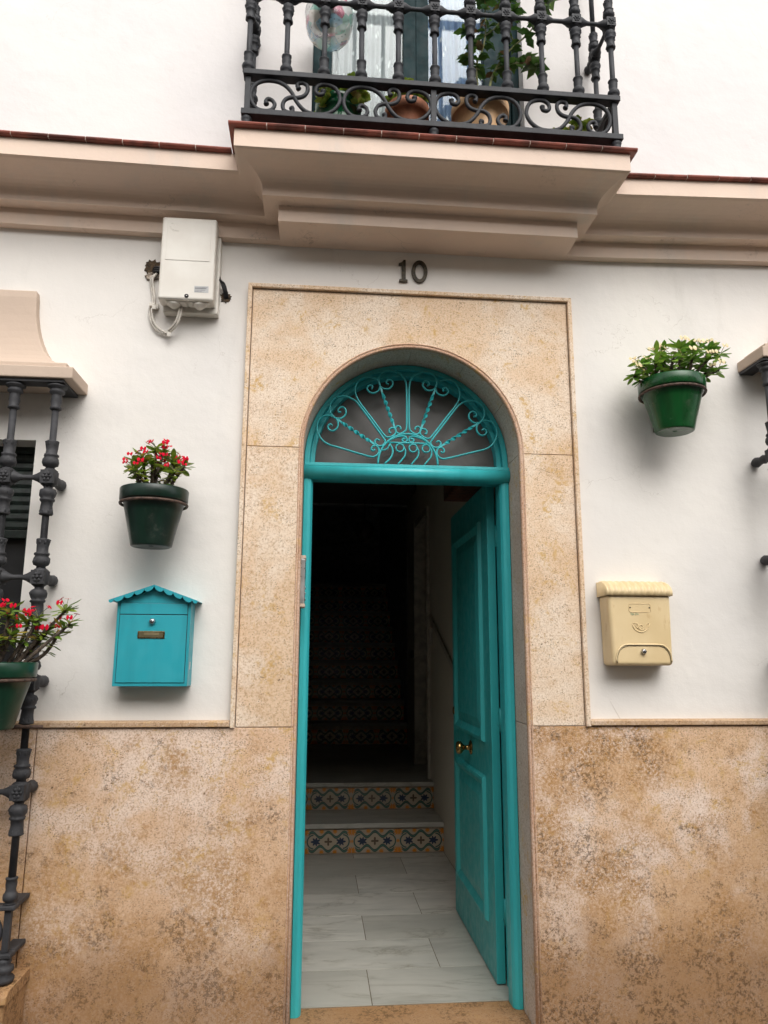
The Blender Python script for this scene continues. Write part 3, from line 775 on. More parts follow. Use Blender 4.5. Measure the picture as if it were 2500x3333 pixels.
# ---------------------------------------------------------------- ornamental ironwork
def orn(dn, mk=1.0):
    """half ornament profile going away from a rosette node: list of (r, dz)"""
    return [(.012*mk, .030), (.0115*mk, .036), (.019*mk, .040), (.0225*mk, .050), (.021*mk, .062), (.0165*mk, .070), (.0195*mk, .073), (.0195*mk, .078), (.0150*mk, .082),
            (.0155*mk, .100), (.0175*mk, .118), (.0185*mk, .122), (.0165*mk, .125), (.0100*mk, .127)]
def leafmod(k, amp, ph=0): return lambda a, z: amp*abs(math.cos(k*a/2+ph+z*90))
def iron_bar(z0, z1, nodes, rs=.0095, mk=1.0, top=None, base=None):
    m = MB()
    cuts = []
    for zn in nodes:
        cuts.append((zn-.127*mk, zn+.127*mk))
        for sgn in (1, -1):
            m.lathe([(r, zn+sgn*dz*mk) for r, dz in orn(0, mk)], n=16, mod=leafmod(7, .26))
            for k_ in range(7):
                a = 2*math.pi*k_/7
                m.ball((.0165*mk*math.cos(a), .0165*mk*math.sin(a), zn+sgn*.114*mk), .0052*mk, 5, 4, (1, 1, 1.7))
            # small bulging lobes on the bulb
            for k_ in range(4):
                a = math.pi/2*k_+math.pi/4
                m.ball((.019*mk*math.cos(a), .019*mk*math.sin(a), zn+sgn*.052*mk), .008*mk, 6, 4)
        # node block: faceted cube, with a daisy on the front and back
        b = .021*mk
        m.lathe([(.014*mk, zn-.031*mk), (.025*mk, zn-.022*mk), (.0275*mk, zn), (.025*mk, zn+.022*mk), (.014*mk, zn+.031*mk)], n=8, mod=lambda a, z: .05*math.cos(4*a))
        m.box(-b, b, -b*1.22, b*1.22, zn-.022*mk, zn+.022*mk)
        for sg in (-1, 1):
            m.ball((0, sg*b*1.28, zn), .0058*mk, 7, 4)
            for k_ in range(6):
                a = math.pi*2*k_/6
                m.ball((.0115*mk*math.cos(a), sg*b*1.22, zn+.0115*mk*math.sin(a)), .0058*mk, 6, 4, (1, .6, 1))
    pts = [z0]
    for a, b in cuts: pts += [a, b]
    pts.append(z1)
    for i in range(0, len(pts), 2):
        if pts[i+1] > pts[i]: m.lathe([(rs, pts[i]), (rs, pts[i+1])], n=12)
    if base is not None:
        z = base
        m.lathe([(.018, z), (.020, z+.003), (.013, z+.007), (.0205, z+.012), (.0235, z+.022), (.021, z+.032), (.0165, z+.037), (.015, z+.045), (.0175, z+.062), (.0155, z+.075), (.0185, z+.078), (.0185, z+.082), (.010, z+.085)], n=16, mod=leafmod(6, .09))
    if top is not None:
        z = top
        m.lathe([(.020, z), (.034, z-.006), (.034, z-.012), (.022, z-.016), (.026, z-.026), (.026, z-.034), (.018, z-.040), (.0175, z-.046), (.0195, z-.07), (.016, z-.086), (.020, z-.090), (.020, z-.098), (.013, z-.103)], n=16, mod=leafmod(6, .06))
    return m
def link(m, p0, p1, mk=1.0, r=.0085):
    """horizontal rail between two nodes with swelling ends"""
    P0, P1 = Vector(p0), Vector(p1); L = (P1-P0).length
    ts = [0, .028*mk/L, .040*mk/L, .052*mk/L]; ts = ts+[1-t for t in ts[::-1]]
    rr = [.024*mk, .020*mk, .013*mk, r, r, .013*mk, .020*mk, .024*mk]
    m.tube([P0.lerp(P1, t) for t in ts], r, 10, rs=rr); return m
def nub(m, p0, p1, mk=1.0):
    P0, P1 = Vector(p0), Vector(p1); n = 9
    rr = [.020, .012, .010, .012, .018, .013, .017, .020, .014]
    m.tube([P0.lerp(P1, i/(n-1)) for i in range(n)], .01, 10, rs=[r*mk for r in rr]); return m

# --- balcony railing
BY, ZF = -.40, 3.280
rail = empty('balcony_railing', 'dark grey iron balcony railing with turned balusters and a band of scrolls', 'railing', (.04, BY, ZF))
def PR(m, name, mat=M_iron, bevel=0): 
    o = m.obj(name, mat, rail, bevel=bevel); o.matrix_parent_inverse = Matrix.Translation((-.04, -BY, -ZF)); return o
XL, XR = -.690, .774
PR(MB().box(XL-.012, XR+.014, BY-.023, BY+.023, 3.325, 3.349), 'lower_rail', bevel=.002)
PR(MB().box(XL-.010, XR+.012, BY-.022, BY+.022, 3.500, 3.522), 'upper_rail', bevel=.002)
for x in (XL+.004, XR-.002):
    PR(MB().box(x-.014, x+.014, BY+.0235, UY+.002, 3.326, 3.348), 'side_rail', bevel=.002)
    PR(MB().box(x-.012, x+.012, BY+.0225, UY+.002, 3.501, 3.521), 'side_rail', bevel=.002)
me = iron_bar(.0, 1.0-.04, [3.868-3.522], rs=.0103, mk=.9, base=0.0).mesh('baluster', M_iron)
bxs = [XL+.006+i*(XR-XL-.012)/10 for i in range(11)]
for x in bxs: inst(me, 'baluster', rail, (x-.04, 0, 3.522-ZF))
for x in (bxs[0], bxs[-1]): inst(me, 'baluster', rail, (x-.04, -.235-BY, 3.522-ZF))
for a, b in zip(bxs[:-1], bxs[1:]): PR(link(MB(), (a, BY, 3.868), (b, BY, 3.868)), 'mid_rail')
for x in (bxs[0], bxs[-1]):
    PR(nub(link(MB(), (x, BY, 3.868), (x, -.235, 3.868)), (x, -.235, 3.868), (x, UY-.001, 3.868)), 'wall_bracket')
PR(MB().box(XL-.01, XR+.01, BY-.02, BY+.02, 4.482, 4.51), 'hand_rail', bevel=.004)
for x in (XL+.002, XR): PR(MB().box(x-.018, x+.018, BY+.021, UY, 4.483, 4.509), 'hand_rail', bevel=.004)
for x in (XL+.008, .035, XR-.008):
    PR(MB().box(x-.011, x+.011, BY-.009, BY+.009, 3.349, 3.4995), 'scroll_post', bevel=.002)
    PR(MB().lathe([(.013, 3.2805), (.020, 3.284), (.017, 3.292), (.020, 3.297), (.015, 3.303), (.019, 3.310), (.021, 3.318), (.018, 3.3245)], (x, BY, 0), 14), 'foot')
A_ = [(-.608,3.387),(-.611,3.401),(-.602,3.411),(-.586,3.405),(-.577,3.387),(-.588,3.365),(-.614,3.358),(-.644,3.366),(-.665,3.394),(-.671,3.424),(-.662,3.458),(-.638,3.482),(-.604,3.492),(-.565,3.488),(-.535,3.472),(-.511,3.443),(-.496,3.413),(-.475,3.384),(-.452,3.366),(-.418,3.358),(-.378,3.362),(-.344,3.386),(-.325,3.421),(-.329,3.455),(-.344,3.479),(-.371,3.491),(-.396,3.491),(-.415,3.479),(-.42,3.459),(-.41,3.446),(-.392,3.45),(-.391,3.465)]
B_ = [(-.485,3.463),(-.492,3.476),(-.488,3.488),(-.471,3.492),(-.454,3.481),(-.452,3.458),(-.464,3.436),(-.489,3.425),(-.513,3.425),(-.535,3.415),(-.546,3.392),(-.541,3.368),(-.521,3.358),(-.507,3.365),(-.512,3.381)]
def scroll_mesh(P, nm):
    q = smooth(xz([(x+.681, z-3.349) for x, z in P], 0), 5); n = len(q)
    rs = [.0080*(1.35 if (i < 3 or i > n-4) else 1) for i in range(n)]
    return MB().tube(q, .0072, 8, rs=rs).mesh(nm, M_iron)
sa, sb = scroll_mesh(A_, 'scroll'), scroll_mesh(B_, 'scroll_curl')
for i, (x, sg) in enumerate(((-.681, 1), (-.325, 1), (.392, -1), (.757, -1))):
    for me2, nm in ((sa, 'scroll'), (sb, 'scroll_curl')):
        inst(me2, nm, rail, (x-.04, 0, 3.349-ZF), sc=(sg*.985, 1, 1))
for x in (XL+.004, XR-.002):
    for me2, nm in ((sa, 'scroll'),):
        o = inst(me2, nm, rail, (x-.04, .02, 3.349-ZF), rot=(0, 0, math.pi/2), sc=(.6, 1, 1))

# --- window grilles
def grille(xc, xs, zs, ztop, label, low=True, corner=1, zbase=.508):
    gy = -.145
    g = empty('window_grille', label, 'window grille', (xc, gy, 1.0))
    inv = Matrix.Translation((-xc, -gy, -1.0))
    def PG(m, nm, bevel=0):
        o = m.obj(nm, M_ironb, g, bevel=bevel); o.matrix_parent_inverse = inv; return o
    me_ = iron_bar(zbase, ztop, zs, rs=.0125, mk=1.12, top=ztop, base=zbase).mesh('upright_bar', M_ironb)
    for x in xs: inst(me_, 'upright_bar', g, (x-xc, 0, -1.0))
    for z in zs:
        for a, b in zip(xs[:-1], xs[1:]): PG(link(MB(), (a, gy, z), (b, gy, z), 1.12, .0095), 'cross_bar')
        for x in (xs[0], xs[-1]): PG(nub(MB(), (x, gy, z), (x, -.002 if z > 1.1 else -.023, z), 1.12), 'wall_bracket')
    a, b = min(xs), max(xs)
    for z0, z1 in ((ztop+.0, ztop+.012),):
        PG(MB().box(a-.03, b+.03, gy-.03, gy+.03, z0, z1), 'top_plate', .001)
        for x in (xs[0], xs[-1]): PG(MB().box(x-.03, x+.03, gy+.0305, -.001, z0, z1), 'top_plate', .001)
    for z in (zbase-.016, zbase-.162):
        PG(MB().box(a-.026, b+.026, gy-.022, gy+.022, z, z+.0155), 'base_rail', .004)
        for x in (xs[0], xs[-1]): PG(MB().box(x-.022, x+.022, gy+.0225, -.0235, z, z+.0155), 'base_rail', .003)
    for x in xs:
        PG(MB().box(x-.011, x+.011, gy-.010, gy+.010, zbase-.146, zbase-.0165), 'base_post', .002)
    for x in xs[::2]:
        PG(MB().lathe([(.024, zbase-.2375), (.034, zbase-.234), (.036, zbase-.222), (.022, zbase-.210), (.032, zbase-.200), (.03, zbase-.188), (.018, zbase-.182), (.024, zbase-.174), (.018, zbase-.1625)], (x, gy, 0), 16), 'foot')
    for a_, b_ in zip(xs[:-1], xs[1:]):
        w_ = abs(b_-a_)
        m = MB(); cx_ = (a_+b_)/2
        m.tube([(cx_+w_*.36*math.cos(t_), gy, zbase-.088+.056*math.sin(t_)) for t_ in [math.pi*2*i/20 for i in range(20)]], .009, 8, closed=True)
        PG(m, 'scroll_ring')
    return g
gl = [-1.372-.152*i for i in range(11)]
grille(-1.372, gl, [1.963, 1.594, 1.225, .862], 2.325, 'dark iron window grille with flower bosses left of the turquoise mailbox')
gr = [1.472+.152*i for i in range(10)]
grille(1.472, gr, [2.135, 1.717, 1.30, .90], 2.533, 'dark iron window grille at the right edge beyond the yellow mailbox')

# --- balcony door behind the railing
bd = empty('balcony_door', 'dark green glazed balcony door behind the railing', 'glazed door', (0, -.06, 3.285))
def PB(m, nm, mat=M_green, bevel=.002):
    o = m.obj(nm, mat, bd, bevel=bevel); o.matrix_parent_inverse = Matrix.Translation((0, .06, -3.285)); return o
zt = 5.449
for a, b in ((-.444, -.41), (.44, .474)): PB(MB().box(a, b, -.09, .02, 3.286, zt), 'frame_post')
for a, b in ((-.409, -.362), (-.045, .0115), (.0125, .068), (.318, .439)): PB(MB().box(a, b, -.075, -.03, 3.30, zt-.03), 'stile')
for a, b in ((-.3615, -.0455), (.0685, .3175)):
    PB(MB().box(a, b, -.070, -.035, 3.30, 3.43), 'bottom_rail')
    PB(MB().box(a, b, -.070, -.035, 5.3, 5.41), 'top_rail')
M_gl, t, n_, l, p = nodes('clear_glass')
tr = t.nodes.new('ShaderNodeBsdfTransparent'); tr.inputs[0].default_value = (.93, .96, .95, 1)
gs = t.nodes.new('ShaderNodeBsdfGlossy'); gs.inputs['Roughness'].default_value = .03
mx = t.nodes.new('ShaderNodeMixShader'); fr = t.nodes.new('ShaderNodeFresnel'); fr.inputs[0].default_value = 1.25
l.new(fr.outputs[0], mx.inputs[0]); l.new(tr.outputs[0], mx.inputs[1]); l.new(gs.outputs[0], mx.inputs[2]); l.new(mx.outputs[0], t.nodes['Material Output'].inputs[0])
for a, b in ((-.3615, -.0455), (.0685, .3175)): PB(MB().box(a, b, -.054, -.050, 3.4305, 5.2995), 'glass_pane', M_gl, 0)
def curtain(x0, x1, y, label, col, amp=.010, k_=9, seed=0):
    M, t, n_, l, p = nodes('curtain_cloth'); v = coords(t)
    sp = voro(t, coords(t, (1, .001, .36)), 46); f = ramp(t, sp.outputs['Distance'], .26, .16)
    base = mixc(t, ramp(t, noise(t, v, 5, 3), .4, .65), col, tuple(c*.88 for c in col))
    l.new(mixc(t, math2(t, 'MULTIPLY', f, .8), base, (.92, .92, .93)), p.inputs['Base Color']); p.inputs['Roughness'].default_value = .9
    p.inputs['Specular IOR Level'].default_value = .1
    nx, nz = 70, 14; V = []; F = []
    for j in range(nz+1):
        for i in range(nx+1):
            u = i/nx; z = 3.32+(5.4-3.32)*j/nz
            V.append((x0+(x1-x0)*u, y+amp*math.sin(k_*2*math.pi*u+.5*math.sin(j*.6+seed))+amp*.5*math.sin(23*u+seed), z))
    for j in range(nz):
        for i in range(nx): a = j*(nx+1)+i; F.append((a, a+1, a+nx+2, a+nx+1))
    m = MB(); m.add(V, F, True); o = m.obj('curtain', M); tag(o, label, 'curtain')
    s_ = o.modifiers.new('thick', 'SOLIDIFY'); s_.thickness = .0012
curtain(-.358, .01, -.012, 'white dotted net curtain behind the left leaf of the balcony door', (.50, .50, .53))
curtain(.012, .33, -.008, 'bluish dotted curtain behind the right leaf of the balcony door', (.26, .34, .52), seed=2)

# ---------------------------------------------------------------- plants and pots
def pot_mesh(R_, H, rb, rim_h, mat, name='pot', lip=.012):
    prof = [(rb-.006, 0), (rb, .003), (rb+.001, .006)]
    rr = R_-lip
    prof += [(rb+(rr-rb)*t_, .006+(H-rim_h-.006)*t_) for t_ in (.25, .5, .75, 1)]
    prof += [(R_-.002, H-rim_h+.001), (R_, H-rim_h+.004), (R_+.0015, H-.004), (R_-.001, H), (R_-.010, H), (R_-.013, H-.02), (R_-.02, H-.035)]
    m = MB().lathe(prof, n=48, cap=False)
    n = 48; L = 0
    # base disc with drain hole
    V = []; F = []
    for k_ in range(n):
        a = 2*math.pi*k_/n; V.append(((rb-.006)*math.cos(a), (rb-.006)*math.sin(a), 0))
    for k_ in range(n):
        a = 2*math.pi*k_/n; V.append((.009*math.cos(a), .009*math.sin(a), .004))
    F = [(k_, (k_+1) % n, n+(k_+1) % n, n+k_) for k_ in range(n)]
    m.add(V, F, False)
    V = [(.0092*math.cos(2*math.pi*k_/n), .0092*math.sin(2*math.pi*k_/n), .012) for k_ in range(n)]
    return m.mesh(name, mat)

def leaf_mesh(name, L, W, mat, curl=.18, tip=.0, fold=.25, nseg=7):
    V = []; F = []
    for i in range(nseg+1):
        t_ = i/nseg; w_ = (W/2*max(.06, math.sin(math.pi*min(1, t_**1.25*.93+.03)))**.7) if t_ < 1 else W*.06
        if tip: w_ *= (1-tip*t_*.6)
        y = L*t_; z = -curl*L*t_*t_+.04*L*math.sin(t_*6)
        V += [(-w_, y, z+w_*fold), (0, y, z), (w_, y, z+w_*fold)]
    for i in range(nseg):
        a = i*3; F += [(a, a+1, a+4, a+3), (a+1, a+2, a+5, a+4)]
    m = MB(); m.add(V, F, True); return m.mesh(name, mat)
def leafmat(name, c1, c2, c3=None, rough=.4):
    M, t, n_, l, p = nodes(name); oi = t.nodes.new('ShaderNodeObjectInfo')
    c = mixc(t, ramp(t, oi.outputs['Random'], .1, .9), c1, c2)
    if c3: c = mixc(t, ramp(t, oi.outputs['Random'], .84, .9), c, c3)
    c = mixc(t, ramp(t, noise(t, coords(t), 60, 3), .4, .7, 0, .35), c, tuple(x*1.5 for x in c2))
    l.new(c, p.inputs['Base Color']); p.inputs['Roughness'].default_value = rough
    tl = t.nodes.new('ShaderNodeBsdfTranslucent'); l.new(c, tl.inputs[0]); mx = t.nodes.new('ShaderNodeMixShader'); mx.inputs[0].default_value = .3
    l.new(p.outputs[0], mx.inputs[1]); l.new(tl.outputs[0], mx.inputs[2]); l.new(mx.outputs[0], t.nodes['Material Output'].inputs[0])
    return M
M_leafA = leafmat('thorn_leaf_green', (.09, .19, .022), (.30, .38, .045), (.40, .27, .05))
M_leafB = leafmat('fresh_leaf_green', (.08, .22, .025), (.26, .42, .06))
M_leafC = leafmat('poinsettia_leaf_green', (.035, .09, .018), (.09, .17, .03), (.16, .07, .035))
M_leafD = leafmat('succulent_green', (.14, .25, .03), (.34, .40, .07), (.40, .27, .12))
M_red = simple('red_petal', (.50, .006, .026), .8, var=.15, spec=.08)
M_cream = simple('cream_petal', (.66, .60, .36), .5, var=.12, col2=(.55, .38, .2))
M_stem = simple('thorny_stem', (.10, .075, .055), .85, var=.3, vscale=60, bmp=.5)
M_twig = simple('green_twig', (.16, .17, .06), .7, var=.3)
lfA = [leaf_mesh('leaf', .042, .015, M_leafA, .2), leaf_mesh('leaf', .036, .016, M_leafA, .35), leaf_mesh('leaf', .05, .016, M_leafA, .1)]
lfB = [leaf_mesh('leaf', .05, .02, M_leafB, .2), leaf_mesh('leaf', .042, .019, M_leafB, .4), leaf_mesh('leaf', .058, .019, M_leafB, .1)]
def flower_mesh(mat, r):
    m = MB()
    for sx in (-1, 1):
        V = [(0, 0, 0)]; n = 9
        for k_ in range(n):
            a = -math.pi*.55+math.pi*1.1*k_/(n-1)
            V.append((sx*r*(.55+.62*math.cos(a)), r*.95*math.sin(a), .18*r*math.cos(a)+r*.05))
        m.add(V, [(0, i, i+1) for i in range(1, n)], True)
    m.ball((0, 0, r*.12), r*.16, 6, 4); return m.mesh('flower', mat)
fl_red = flower_mesh(M_red, .0098); fl_cream = flower_mesh(M_cream, .0125)

def orient(o, d, roll_=0):
    # local +y to d
    d = Vector(d).normalized(); q = d.to_track_quat('Y', 'Z'); o.rotation_mode = 'QUATERNION'
    from mathutils import Quaternion
    o.rotation_quaternion = q @ Quaternion((0, 1, 0), roll_)
def face(o, nrm):
    o.rotation_mode = 'QUATERNION'; o.rotation_quaternion = Vector(nrm).normalized().to_track_quat('Z', 'Y')

def thorn_plant(root, base_z, tips, leaves, fmesh, rad, nleaf=9, nflow=3, spines=True, seed=1, mid=True):
    """tips: list of (dx, dy, dz) relative to pot origin; stems run from the soil"""
    r_ = random.Random(seed)
    for ti, tp_ in enumerate(tips):
        T = Vector(tp_); b = Vector((T.x*.35+r_.uniform(-.02, .02), T.y*.35+r_.uniform(-.02, .02), base_z))
        b.x = max(-rad*.7, min(rad*.7, b.x)); b.y = max(-rad*.7, min(rad*.7, b.y))
        mid_ = b.lerp(T, .5)+Vector((r_.uniform(-.015, .015), r_.uniform(-.015, .015), -.008))
        pts = smooth([b, mid_, T], 7)
        m = MB(); n = len(pts); m.tube(pts, .006, 7, rs=[.0075-.003*i/n for i in range(n)])
        if spines:
            for i in range(1, n):
                for q in range(5):
                    a = r_.uniform(0, 6.28); dv = Vector((math.cos(a), math.sin(a), r_.uniform(-.3, .5))).normalized()
                    p0 = pts[i]+dv*.004; p1 = pts[i]+dv*.014
                    m.tube([p0, p1], .001, 3, rs=[.0016, .0002])
        m.obj('stem', M_stem if spines else M_twig, root)
        d0 = (T-mid_).normalized()
        for k_ in range(nleaf):
            a = k_*2.4+r_.uniform(-.3, .3); el = r_.uniform(-.35, .8)
            dv = Vector((math.cos(a)*math.cos(el), math.sin(a)*math.cos(el), math.sin(el)))+d0*.35
            q = T-d0*.028*(k_/nleaf)*r_.uniform(.5, 1.4)
            o = inst(r_.choice(leaves), 'leaf', root, q, sc=(r_.uniform(.85, 1.3),)*3); orient(o, dv, r_.uniform(-.5, .5))
        if mid:
            for k_ in range(6):
                a = r_.uniform(0, 6.28); dv = Vector((math.cos(a), math.sin(a), r_.uniform(-.3, .4)))
                o = inst(r_.choice(leaves), 'leaf', root, mid_.lerp(T, r_.uniform(0, .6)), sc=(r_.uniform(.7, 1),)*3); orient(o, dv, r_.uniform(-.5, .5))
        for k_ in range(r_.choice((nflow-1, nflow, nflow)) if nflow else 0):
            a = r_.uniform(0, 6.28); dv = Vector((math.cos(a)*.8, math.sin(a)*.8-.25, r_.uniform(.5, 1.2))).normalized()
            fp = T+dv*r_.uniform(.028, .05)
            MB().tube(smooth([T, T.lerp(fp, .5)+Vector((0, 0, .004)), fp], 3), .0011, 5).obj('flower_stalk', M_twig, root)
            o = inst(fmesh, 'flower', root, fp, sc=(r_.uniform(.85, 1.15),)*3)
            face(o, (dv.x*.6+r_.uniform(-.3, .3), dv.y-.5, dv.z*.7))

def soil(root, z, r, mat=M_soil):
    m = MB(); V = [(0, 0, z+.006)]; n = 24; rr = random.Random(3)
    for j in (1, 2, 3):
        for k_ in range(n): a = 2*math.pi*k_/n; V.append((r*j/3*math.cos(a), r*j/3*math.sin(a), z+rr.uniform(-.003, .006)))
    F = [(0, 1+k_, 1+(k_+1) % n) for k_ in range(n)]
    for j in (0, 1):
        for k_ in range(n): a = 1+j*n+k_; b = 1+j*n+(k_+1) % n; F.append((a, a+n, b+n, b))
    m.add(V, F, True); m.obj('soil', mat, root)

def glaze(name, col, rough=.18, var=.25):
    M, t, n_, l, p = nodes(name); v = coords(t, (4, 4, .9))
    c = mixc(t, ramp(t, noise(t, v, 5, 4, .6), .35, .7), tuple(x*(1+var) for x in col), tuple(x*(1-var) for x in col))
    du = math2(t, 'MULTIPLY', ramp(t, noise(t, coords(t), 16, 6, .7), .55, .72), .16)
    c = mixc(t, du, c, (.22, .2, .17))
    l.new(c, p.inputs['Base Color']); l.new(ramp(t, noise(t, coords(t), 9, 4), .35, .7, rough, rough+.2), p.inputs['Roughness'])
    l.new(bump(t, noise(t, coords(t, (1, 1, 3)), 30, 3), .08, .002), p.inputs['Normal']); return M
M_pot1 = glaze('dark_green_glaze', (.003, .018, .011), .3)
M_pot2 = glaze('green_glaze', (.004, .062, .014), .16)
M_pot3 = glaze('deep_green_glaze', (.004, .038, .019), .28)
def ring_holder(x, y, z, r, wall_y, label, rod=None):
    h = empty('pot_holder', label, 'pot holder', (x, y, z), 'iron rings holding the wall pots')
    MB().tube([(r*math.cos(2*math.pi*i/48), r*math.sin(2*math.pi*i/48), 0) for i in range(48)], .0055, 8, closed=True).obj('ring', M_rust, h)
    m = MB(); m.tube([(0, r+.003, 0), (0, wall_y-y-.001, 0)], .006, 8); m.tube([(0, r+.003, -.005), (0, (r+wall_y-y)/2+.01, -.05), (0, wall_y-y-.001, -.09)], .005, 8)
    m.obj('wall_arm', M_rust, h)
    m = MB(); m.box(-.012, .012, wall_y-y-.004, wall_y-y+.0015, -.11, .02); m.obj('wall_plate', M_rust, h)
    return h

# pot 1, left, dark green with red flowers
x1, y1, zb = -.985, -.160, 1.709
r1_ = empty('potted_plant', 'dark green glazed wall pot with red flowering thorn plant above the turquoise mailbox', 'potted plant', (x1, y1, zb), 'glazed pots of flowers hung on the facade')
inst(pot_mesh(.122, .214, .073, .047, M_pot1), 'pot', r1_); soil(r1_, .195, .108)
t1 = [(-.075, 0, .315), (-.04, -.05, .325), (-.095, .04, .30), (-.005, .0, .375), (.03, -.03, .35), (.07, -.04, .315), (.105, -.01, .305), (.0, -.07, .30), (.06, .05, .33), (-.06, -.08, .27), (.085, -.075, .265), (.0, .06, .31)]
thorn_plant(r1_, .195, t1, lfA, fl_red, .11, nleaf=15, nflow=4, seed=4)
ring_holder(x1, y1, zb+.158, .1185, 0, 'rusty iron ring holding the dark green pot above the turquoise mailbox')

# pot 2, right, bright green with cream flowers
x2, y2, zb2 = 1.045, -.162, 2.212
r2_ = empty('potted_plant', 'bright green glazed wall pot with pale cream flowers above the yellow mailbox', 'potted plant', (x2, y2, zb2), 'glazed pots of flowers hung on the facade')
inst(pot_mesh(.130, .214, .075, .048, M_pot2), 'pot', r2_); soil(r2_, .195, .115)
t2 = [(-.165, -.02, .225), (-.125, 0, .285), (-.07, -.03, .315), (-.02, .02, .34), (.03, -.03, .35), (.075, .02, .365), (.12, -.02, .355), (.175, .0, .36), (.215, -.01, .335), (-.1, -.08, .26), (-.03, -.09, .28), (.05, -.09, .29), (.13, -.07, .29), (.0, .07, .33), (-.09, .06, .29), (.10, .07, .33), (.19, -.03, .26)]
thorn_plant(r2_, .195, t2, lfB, fl_cream, .12, nleaf=11, nflow=3, seed=9)
ring_holder(x2, y2, zb2+.158, .1265, 0, 'rusty iron ring holding the bright green pot above the yellow mailbox')

# pot 3, hung outside the left window grille
x3, y3, zb3 = -1.432, -.305, 1.082
r3_ = empty('potted_plant', 'green pot with sprawling red flowered thorn plant hung on the left window grille', 'potted plant', (x3, y3, zb3), 'glazed pots of flowers hung on the facade')
inst(pot_mesh(.130, .215, .074, .05, M_pot3), 'pot', r3_); soil(r3_, .195, .115)
t3 = [(-.06, -.03, .385), (-.11, .02, .36), (.0, -.02, .39), (.05, -.05, .375), (.10, -.01, .35), (.135, -.03, .36), (.215, -.01, .385), (.235, -.02, .34), (.155, .0, .31), (.0, -.08, .32), (.04, .04, .345), (-.05, -.09, .30), (-.13, -.05, .32), (.07, -.07, .30), (.185, .02, .30)]
thorn_plant(r3_, .195, t3, lfA, fl_red, .12, nleaf=13, nflow=3, seed=21)
h3 = empty('pot_holder', 'rusty ring and rod holding the green pot on the left window grille', 'pot holder', (x3, y3, zb3+.158), 'iron rings holding the wall pots')
MB().tube([(.1265*math.cos(2*math.pi*i/48), .1265*math.sin(2*math.pi*i/48), 0) for i in range(48)], .0055, 8, closed=True).obj('ring', M_rust, h3)
m = MB(); m.tube([(.0, .128, 0), (0, .145, -.005), (0, .147, -.155)], .005, 8); m.obj('hook_arm', M_rust, h3)
MB().tube([(-.10, .139, -.160), (.122, .139, -.163)], .006, 8).obj('support_rod', M_rust, h3)

# balcony pots
def bpot(x, y, R_, H, rb, rim, mat, label):
    r_ = empty('potted_plant', label, 'potted plant', (x, y, 3.2815), 'potted plants standing on the balcony')
    inst(pot_mesh(R_, H, rb, rim, mat), 'pot', r_); soil(r_, H-.02, R_-.014); return r_
M_bg = glaze('balcony_green_glaze', (.006, .10, .035), .12)
M_terra = simple('terracotta', (.40, .15, .075), .6, var=.2, vscale=12, bmp=.15)
M_buff = simple('buff_clay', (.56, .34, .17), .5, var=.15, vscale=8, bmp=.1)
M_dk = simple('dark_plastic', (.02, .02, .022), .5)
lfD = [leaf_mesh('leaf', .032, .024, M_leafD, .1, nseg=4), leaf_mesh('leaf', .028, .023, M_leafD, -.3, nseg=4)]
def succulent(root, z, R_, n, seed, hang=.5):
    r_ = random.Random(seed)
    for i in range(n):
        a = 2*math.pi*i/n+r_.uniform(-.3, .3); rr = R_*r_.uniform(.6, 1.1)
        drop = r_.random() < hang
        rr = R_*r_.uniform(1.1, 1.3) if drop else rr
        T = Vector((rr*math.cos(a)*1.1, rr*math.sin(a)*1.0, z+(r_.uniform(-.09, .0) if drop else r_.uniform(.02, .08))))
        b = Vector((rr*.5*math.cos(a), rr*.5*math.sin(a), z-.01)); mm = b.lerp(T, .6)+Vector((0, 0, .03))
        pts = smooth([b, mm, T], 5); MB().tube(pts, .002, 5).obj('stem', M_twig, root)
        for q in pts[3::2]+[T]:
            for k_ in range(4):
                g_ = r_.uniform(0, 6.28); dv = Vector((math.cos(g_), math.sin(g_), r_.uniform(.0, .9)))
                o = inst(r_.choice(lfD), 'leaf', root, q, sc=(r_.uniform(.8, 1.3),)*3); orient(o, dv, r_.uniform(-.5, .5))
b1 = bpot(-.333, -.270, .092, .225, .07, .05, M_bg, 'glossy green pot with trailing succulent behind the left balcony scrolls'); succulent(b1, .215, .092, 19, 5)
b2 = bpot(-.052, -.262, .090, .235, .068, .045, M_terra, 'terracotta pot with low green plant behind the balcony scrolls'); succulent(b2, .225, .06, 8, 8, 0)
b3 = bpot(.252, -.262, .118, .262, .085, .045, M_buff, 'large buff clay pot with tall poinsettia on the balcony')
b4 = bpot(.625, -.285, .058, .13, .045, .03, M_dk, 'small dark pot with yellow green succulent at the right end of the balcony'); succulent(b4, .12, .07, 20, 12, .25)
lfC = []
def poin_leaf():
    V = []; F = []; prof = [(0, .001), (.12, .012), (.3, .024), (.42, .021), (.55, .027), (.7, .017), (.85, .009), (1, .0005)]
    for t_, w_ in prof:
        y = .068*t_; z = -.25*.068*t_*t_; w_ *= .74; V += [(-w_, y, z+w_*.25), (0, y, z), (w_, y, z+w_*.25)]
    for i in range(len(prof)-1): a = i*3; F += [(a, a+1, a+4, a+3), (a+1, a+2, a+5, a+4)]
    m = MB(); m.add(V, F, True); return m.mesh('leaf', M_leafC)
pl = poin_leaf(); r_ = random.Random(31)
def woody(root, pts, r0, r1):
    q = smooth(pts, 6); n = len(q); MB().tube(q, r0, 7, rs=[r0+(r1-r0)*i/n for i in range(n)]).obj('stem', M_twig, root); return q
ox, oy, oz = .252, -.262, 3.2815
def W(x, z, y=-.28): return Vector((x-ox, y-oy, z-oz))
